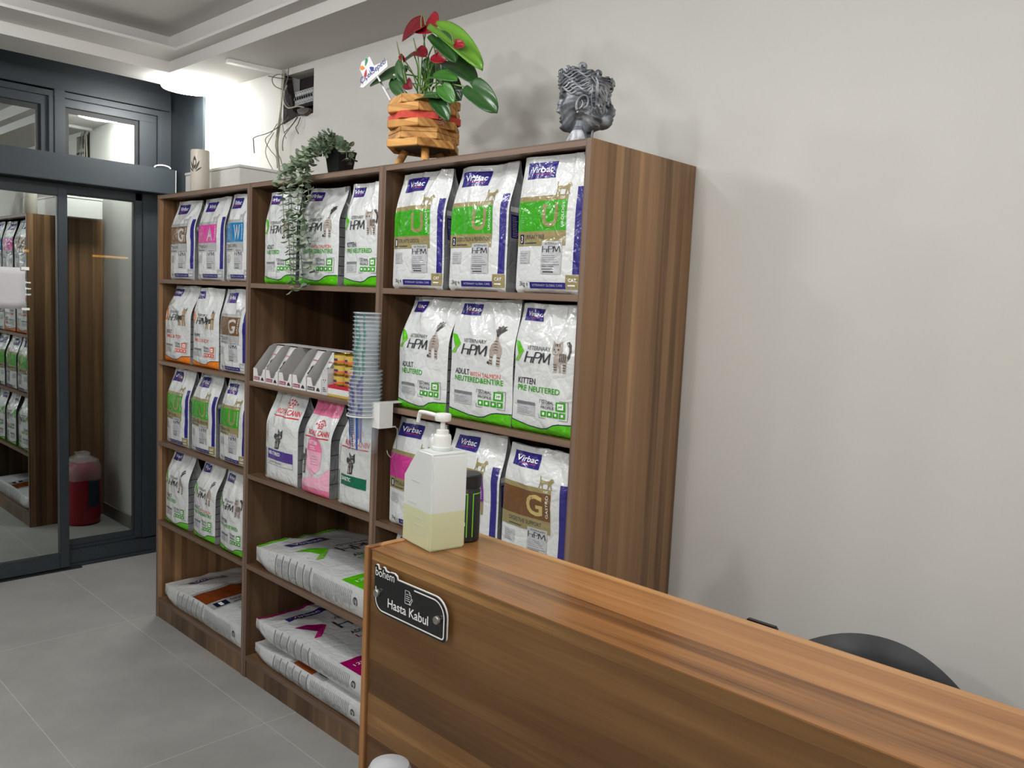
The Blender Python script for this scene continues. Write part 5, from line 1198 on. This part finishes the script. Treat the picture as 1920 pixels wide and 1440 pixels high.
    k = MB(); k.tube(spl([(-.036, -.018, .062), (-.041, -.020, .04), (-.040, -.020, .02), (-.046, -.022, .004)]), .0045, 8); k.tube(spl([(-.036, .018, .062), (-.041, .020, .04), (-.040, .020, .02), (-.046, .022, .004)]), .0045, 8); k.build('neck_tress', silver, t, smooth=True)
    return t
head()

# ============================================================ on and around the counter
DZ = HC+.0006
# sanitizer bottle
t = thing('sanitizer_bottle', 'translucent pump bottle half full of yellowish sanitizer on the counter', 'pump bottle', (2.664, -.580, DZ), math.radians(171))
# local x runs away from the front corner along the long side (towards the left end), local y towards the back -> uses mirrored axes
a_ = Vector((-.114, .019)).normalized(); t.rotation_euler = (0, 0, math.atan2(a_.y, a_.x))
LL, DD, HH = .112, .084, .200
def bottle_body(ins, zt=None):
    prof = [(ins, ins), (LL-ins, ins), (LL-ins, .140-ins*.4), (.070, .190-ins), (.058, HH-ins), (ins+.004, HH-ins), (ins, HH-.006-ins)]
    if zt is not None: prof = [(ins, ins), (LL-ins, ins), (LL-ins, zt), (ins, zt)]
    b = MB(); b.prism(prof, -DD+ins, -ins, 'y'); return b
m_bt = bpy.data.materials.new('frosted_plastic'); m_bt.use_nodes = True; p = m_bt.node_tree.nodes['Principled BSDF']
p.inputs['Roughness'].default_value = .3; p.inputs['Alpha'].default_value = .86; nt = m_bt.node_tree
tc = N(nt, 'ShaderNodeTexCoord'); sp = N(nt, 'ShaderNodeSeparateXYZ'); nt.links.new(tc.outputs['Object'], sp.inputs[0])
mr = N(nt, 'ShaderNodeMapRange'); mr.inputs[1].default_value = .0765; mr.inputs[2].default_value = .0795; nt.links.new(sp.outputs[2], mr.inputs[0])
mx = N(nt, 'ShaderNodeMix', data_type='RGBA'); nt.links.new(mr.outputs[0], mx.inputs[0]); mx.inputs[6].default_value = srgb(212, 216, 176); mx.inputs[7].default_value = srgb(222, 226, 224); nt.links.new(mx.outputs[2], p.inputs['Base Color'])
bottle_body(0).build('body', m_bt, t, bevel=.013, seg=5, smooth=True)
bottle_body(.003, .078).build('liquid', flat('yellowish_liquid', srgb(214, 218, 150), .3), t, bevel=.006, seg=3, smooth=True)
nx_, ny_ = .034, -.042
b = MB(); b.lathe([(.020, .199), (.022, .201), (.022, .206), (.018, .208)], 32, c=(nx_, ny_, 0)); b.build('neck', m_bt, t, smooth=True)
b = MB(); b.lathe([(.0175, .207), (.0175, .229), (.0165, .231), (.0125, .232), (.0125, .240), (.011, .241), (.006, .242)], 36, c=(nx_, ny_, 0))
for i in range(30):
    q = 2*PI*i/30; b.box(nx_+.0175*math.cos(q)-.0004, ny_+.0175*math.sin(q)-.0004, .208, nx_+.0175*math.cos(q)+.0004, ny_+.0175*math.sin(q)+.0004, .228)
b.build('collar', m_white, t, smooth=True)
b = MB(); b.lathe([(.0055, .240), (.0045, .262)], 20, c=(nx_, ny_, 0)); b.build('plunger', m_white, t, smooth=True)
b = MB(); b.lathe([(.006, .258), (.0155, .259), (.0165, .262), (.0165, .271), (.015, .2735), (0, .2745)], 36, c=(nx_, ny_, 0)); b.build('pump_head', m_white, t, smooth=True)
b = MB(); b.tube(spl([(nx_+.010, ny_, .266), (nx_+.05, ny_+.001, .267), (nx_+.083, ny_+.002, .266), (nx_+.090, ny_+.002, .262), (nx_+.096, ny_+.002, .243)]), .0042, 12); b.build('spout', m_white, t, smooth=True)
b = MB(); b.tube([(nx_, ny_, .199), (nx_+.01, ny_, .01)], .003, 8); b.build('dip_tube', m_white, t, smooth=True)
m_mk = flat('moulded_mark', srgb(196, 200, 198), .4)
b = MB()
for x0, z0, z1 in ((.045, .132, .134), (.055, .086, .0875), (.03, .060, .0615), (.03, .045, .0465), (.03, .028, .0295)): b.box(x0, .0001, z0, x0+.035, .0006, z1)
b.build('moulded_marks', m_mk, t)
# black supplement tub
t = thing('black_tub', 'black round tub with lime green framed label behind the bottle', 'tub', (2.634, -.458, DZ))
b = MB(); b.lathe([(0, 0), (.028, 0), (.031, .003), (.031, .108), (.029, .112), (.029, .116)], 48, cap=False); b.build('tub_body', m_black, t, smooth=True)
b = MB(); b.lathe([(.029, .1165), (.0325, .117), (.0325, .140), (.030, .1425), (0, .143)], 48, cap=False)
b.build('lid', m_black, t, smooth=True)
m_lime = flat('lime_print', srgb(120, 220, 50), .4); m_lt = flat('label_text', srgb(170, 172, 168), .5)
b = MB()
def cyl(a0, z0, a1, z1, m, r_=.0313):
    n = max(2, int(abs(a1-a0)/.12)); b.add([(r_*math.cos(a0+(a1-a0)*i/n), r_*math.sin(a0+(a1-a0)*i/n), z) for z in (z0, z1) for i in range(n+1)], [(i, i+1, i+n+2, i+n+1) for i in range(n)], m)
# camera looks from azimuth about -43 deg
c0_ = math.radians(-43)
for (a0, a1) in ((-1.5, .16), (.50, 2.0)):
    cyl(c0_+a0, .012, c0_+a0+.07, .104, 0); cyl(c0_+a1-.07, .012, c0_+a1, .104, 0); cyl(c0_+a0, .1025, c0_+a1, .1045, 0)
R = random.Random(8)
for i in range(26):
    z = .016+i*.0031
    if i in (8, 14, 19): continue
    cyl(c0_-1.3+R.uniform(0, .1), z, c0_-.02-R.uniform(0, .35), z+.0015, 1)
cyl(c0_-.5, .036, c0_+.02, .044, 2, .0316)
b.build('label_print', [m_lime, m_lt, m_white], t)
# sign plate
t = thing('counter_sign', 'black acrylic Hasta Kabul sign screwed to the counter front', 'sign', (2.604, YF, .967))
m_blk = flat('black_acrylic', srgb(22, 23, 25), .15, spec=.6); m_wh = flat('sign_white', srgb(235, 234, 232), .5); m_steel = flat('brushed_steel', srgb(180, 178, 172), .3, metal=.9)
def arc(cx_, cz_, r_, a0, a1, n=10): return [(cx_+r_*math.cos(math.radians(a0+(a1-a0)*i/n)), cz_+r_*math.sin(math.radians(a0+(a1-a0)*i/n))) for i in range(n+1)]
W, H = .213, .078
def outline(g=0): return [(W-.008, -g)]+arc(W-.008, .008, .008+g, -90, 0, 5)+arc(W-.035, H-.035, .035+g, 0, 90)+[(.068, H+g), (.066, H+.006+g), (.058, H+.0095+g), (.046, H+.009+g), (.040, H+.007+g), (.031, H+.008+g), (.027, H+.013+g), (.022, H+.0135+g), (.02, H+.008+g), (.009, H+.006+g), (.006, H+.0135+g), (0-g, H+.0135+g)]+[(-g, .028)]+arc(.028, .028, .028+g, 180, 270)
b = MB(); b.prism(outline(), -.0148, -.0125, 'y'); b.build('face_plate', m_blk, t)
b = MB(); b.prism([(x+.0012, z+.0014) for x, z in outline(.0)], -.0124, -.0098, 'y'); b.build('back_plate', m_wh, t)
b = MB()
def band(P, w_):   # white line following a path in the xz plane
    V = [Vector(q) for q in P]; L_ = []; R_2 = []
    for i in range(len(V)):
        d = (V[min(i+1, len(V)-1)]-V[max(i-1, 0)]).normalized(); nn_ = Vector((-d.y, d.x))*w_/2; L_.append(V[i]+nn_); R_2.append(V[i]-nn_)
    b.add([(q.x, -.0151, q.y) for q in L_+R_2], [(i, i+1, len(V)+i+1, len(V)+i) for i in range(len(V)-1)])
q = .005
band([(q, .050)]+[(q, .028)]+arc(.028, .028, .023, 180, 270)+[(W-.010, q)]+arc(W-.011, .011, .006, -90, 0, 5)+[(W-q, H-.035)]+arc(W-.035, H-.035, .030, 0, 90)+[(.122, H-q)], .0028)
b.build('border_line', m_wh, t)
b = MB()
flat_text(b, 'bohem', .003, H-.006, .062, H+.0105, -.0152, bold=.0); b.build('brand_lettering', m_wh, t); b = MB()
flat_text(b, 'Hasta Kabul', .044, .018, .165, .036, -.0152, bold=.012)
b.build('lettering', m_wh, t)
b = MB()
def ln(P, w_=.0011): band(P, w_)
ix, iz = .096, .042
ln([(ix, iz), (ix, iz+.025), (ix+.012, iz+.025), (ix+.018, iz+.018), (ix+.018, iz+.010)]); ln([(ix, iz), (ix+.017, iz), (ix+.018, iz+.003)]); ln([(ix+.012, iz+.025), (ix+.012, iz+.018), (ix+.018, iz+.018)])
for i in range(4): ln([(ix+.003, iz+.006+i*.004), (ix+.014-(i == 3)*.005, iz+.006+i*.004)])
ln([(ix+.013, iz+.001), (ix+.014, iz+.005), (ix+.021, iz+.013), (ix+.023, iz+.011), (ix+.017, iz+.003), (ix+.013, iz+.001)])
b.build('document_icon', m_wh, t)
for sx, sz_ in ((.012, .0385), (.192, .0385)):
    b = MB(); n = 24
    b.v = []; b.lathe([(0, 0), (.004, 0), (.004, .011)], n, cap=False); b.lathe([(.0045, .0152), (.0078, .0155), (.0078, .0205), (.007, .022), (0, .0222)], n, cap=False)
    b.v = [(x+sx, -z, y+sz_) for x, y, z in b.v]; b.build('standoff_screw', m_steel, t, smooth=True)
# monitor whose top edge just shows behind the ledge
t = thing('monitor', 'thin dark top edge of a device showing behind the counter ledge', 'monitor', (3.248, -.385, .7455))
b = MB(); b.box(0, 0, .10, .055, .014, .3305); b.build('screen_housing', m_black, t, bevel=.003)
b = MB(); b.box(.015, .004, 0, .04, .012, .10); b.box(-.02, -.01, 0, .075, .06, .006); b.build('stand', m_black, t)
# office chair behind the counter
t = thing('office_chair', 'black leather office chair, only its rounded back showing behind the counter', 'chair', (3.30, .02, 0), math.radians(12))
m_lth = flat('black_leather', srgb(40, 41, 43), .42, bump=.03, bscale=60)
b = MB(); nu, nv = 24, 18; vs = []; fs = []
def cb(u, v, sd):   # curved shell back, u -1..1, v 0..1
    wd = .27*(1-.05*v); tp = .50+.378*v-.085*abs(u)**2.2*v; x = u*wd*(1-.10*v**4); y = .18-.14*u*u+.05*v+sd*.018*(1-abs(u)**6)*(1-(2*v-1)**6)
    return (x, y, tp)
for sd in (-1, 1):
    base = len(vs); vs += [cb(-1+2*i/nu, j/nv, sd) for j in range(nv+1) for i in range(nu+1)]
    for j in range(nv):
        for i in range(nu): a = base+j*(nu+1)+i; fs.append((a, a+1, a+nu+2, a+nu+1) if sd < 0 else (a, a+nu+1, a+nu+2, a+1))
b.add(vs, fs); b.build('backrest', m_lth, t, smooth=True)
b = MB(); b.box(-.235, -.24, .43, .235, .20, .52); b.build('seat', m_lth, t, bevel=.03, seg=4)
b = MB(); b.tube([(0, -.02, .10), (0, -.02, .43)], .028, 16); b.build('gas_column', m_black, t, smooth=True)
for i in range(5):
    q = 2*PI*i/5+.3; b = MB(); b.tube([(0, -.02, .11), (.27*math.cos(q), -.02+.27*math.sin(q), .075)], .02, 10, r2=.014); lg = b.build('leg', m_black, t, smooth=True)
    b = MB(); cx_, cy_ = .27*math.cos(q), -.02+.27*math.sin(q); b.lathe([(0, -.02), (.026, -.02), (.026, .02), (0, .02)], 20, cap=False); b.v = [(x+cx_, z+cy_, y+.0265) for x, y, z in b.v]; b.build('caster', m_black, lg, smooth=True)
for sg in (-1, 1):
    b = MB(); b.tube(spl([(sg*.235, .10, .47), (sg*.27, .08, .56), (sg*.27, .02, .64), (sg*.27, -.16, .64), (sg*.25, -.2, .5)]), .014, 8); b.build('armrest', m_black, t, smooth=True)
# slim bin in front of the counter
t = thing('slim_bin', 'top of a slim white domed bin standing against the counter front', 'bin', (2.756, -.735, 0))
b = MB(); b.lathe([(0, 0), (.038, 0), (.040, .01), (.043, .69), (.040, .692), (0, .692)], 40, cap=False); b.build('bin_body', m_white, t, smooth=True)
b = MB(); b.lathe([(.044, .6925), (.045, .70), (.043, .722), (.035, .738), (.020, .746), (0, .749)], 40, cap=False); b.build('domed_lid', flat('pale_grey_plastic', srgb(176, 178, 182), .45), t, smooth=True)
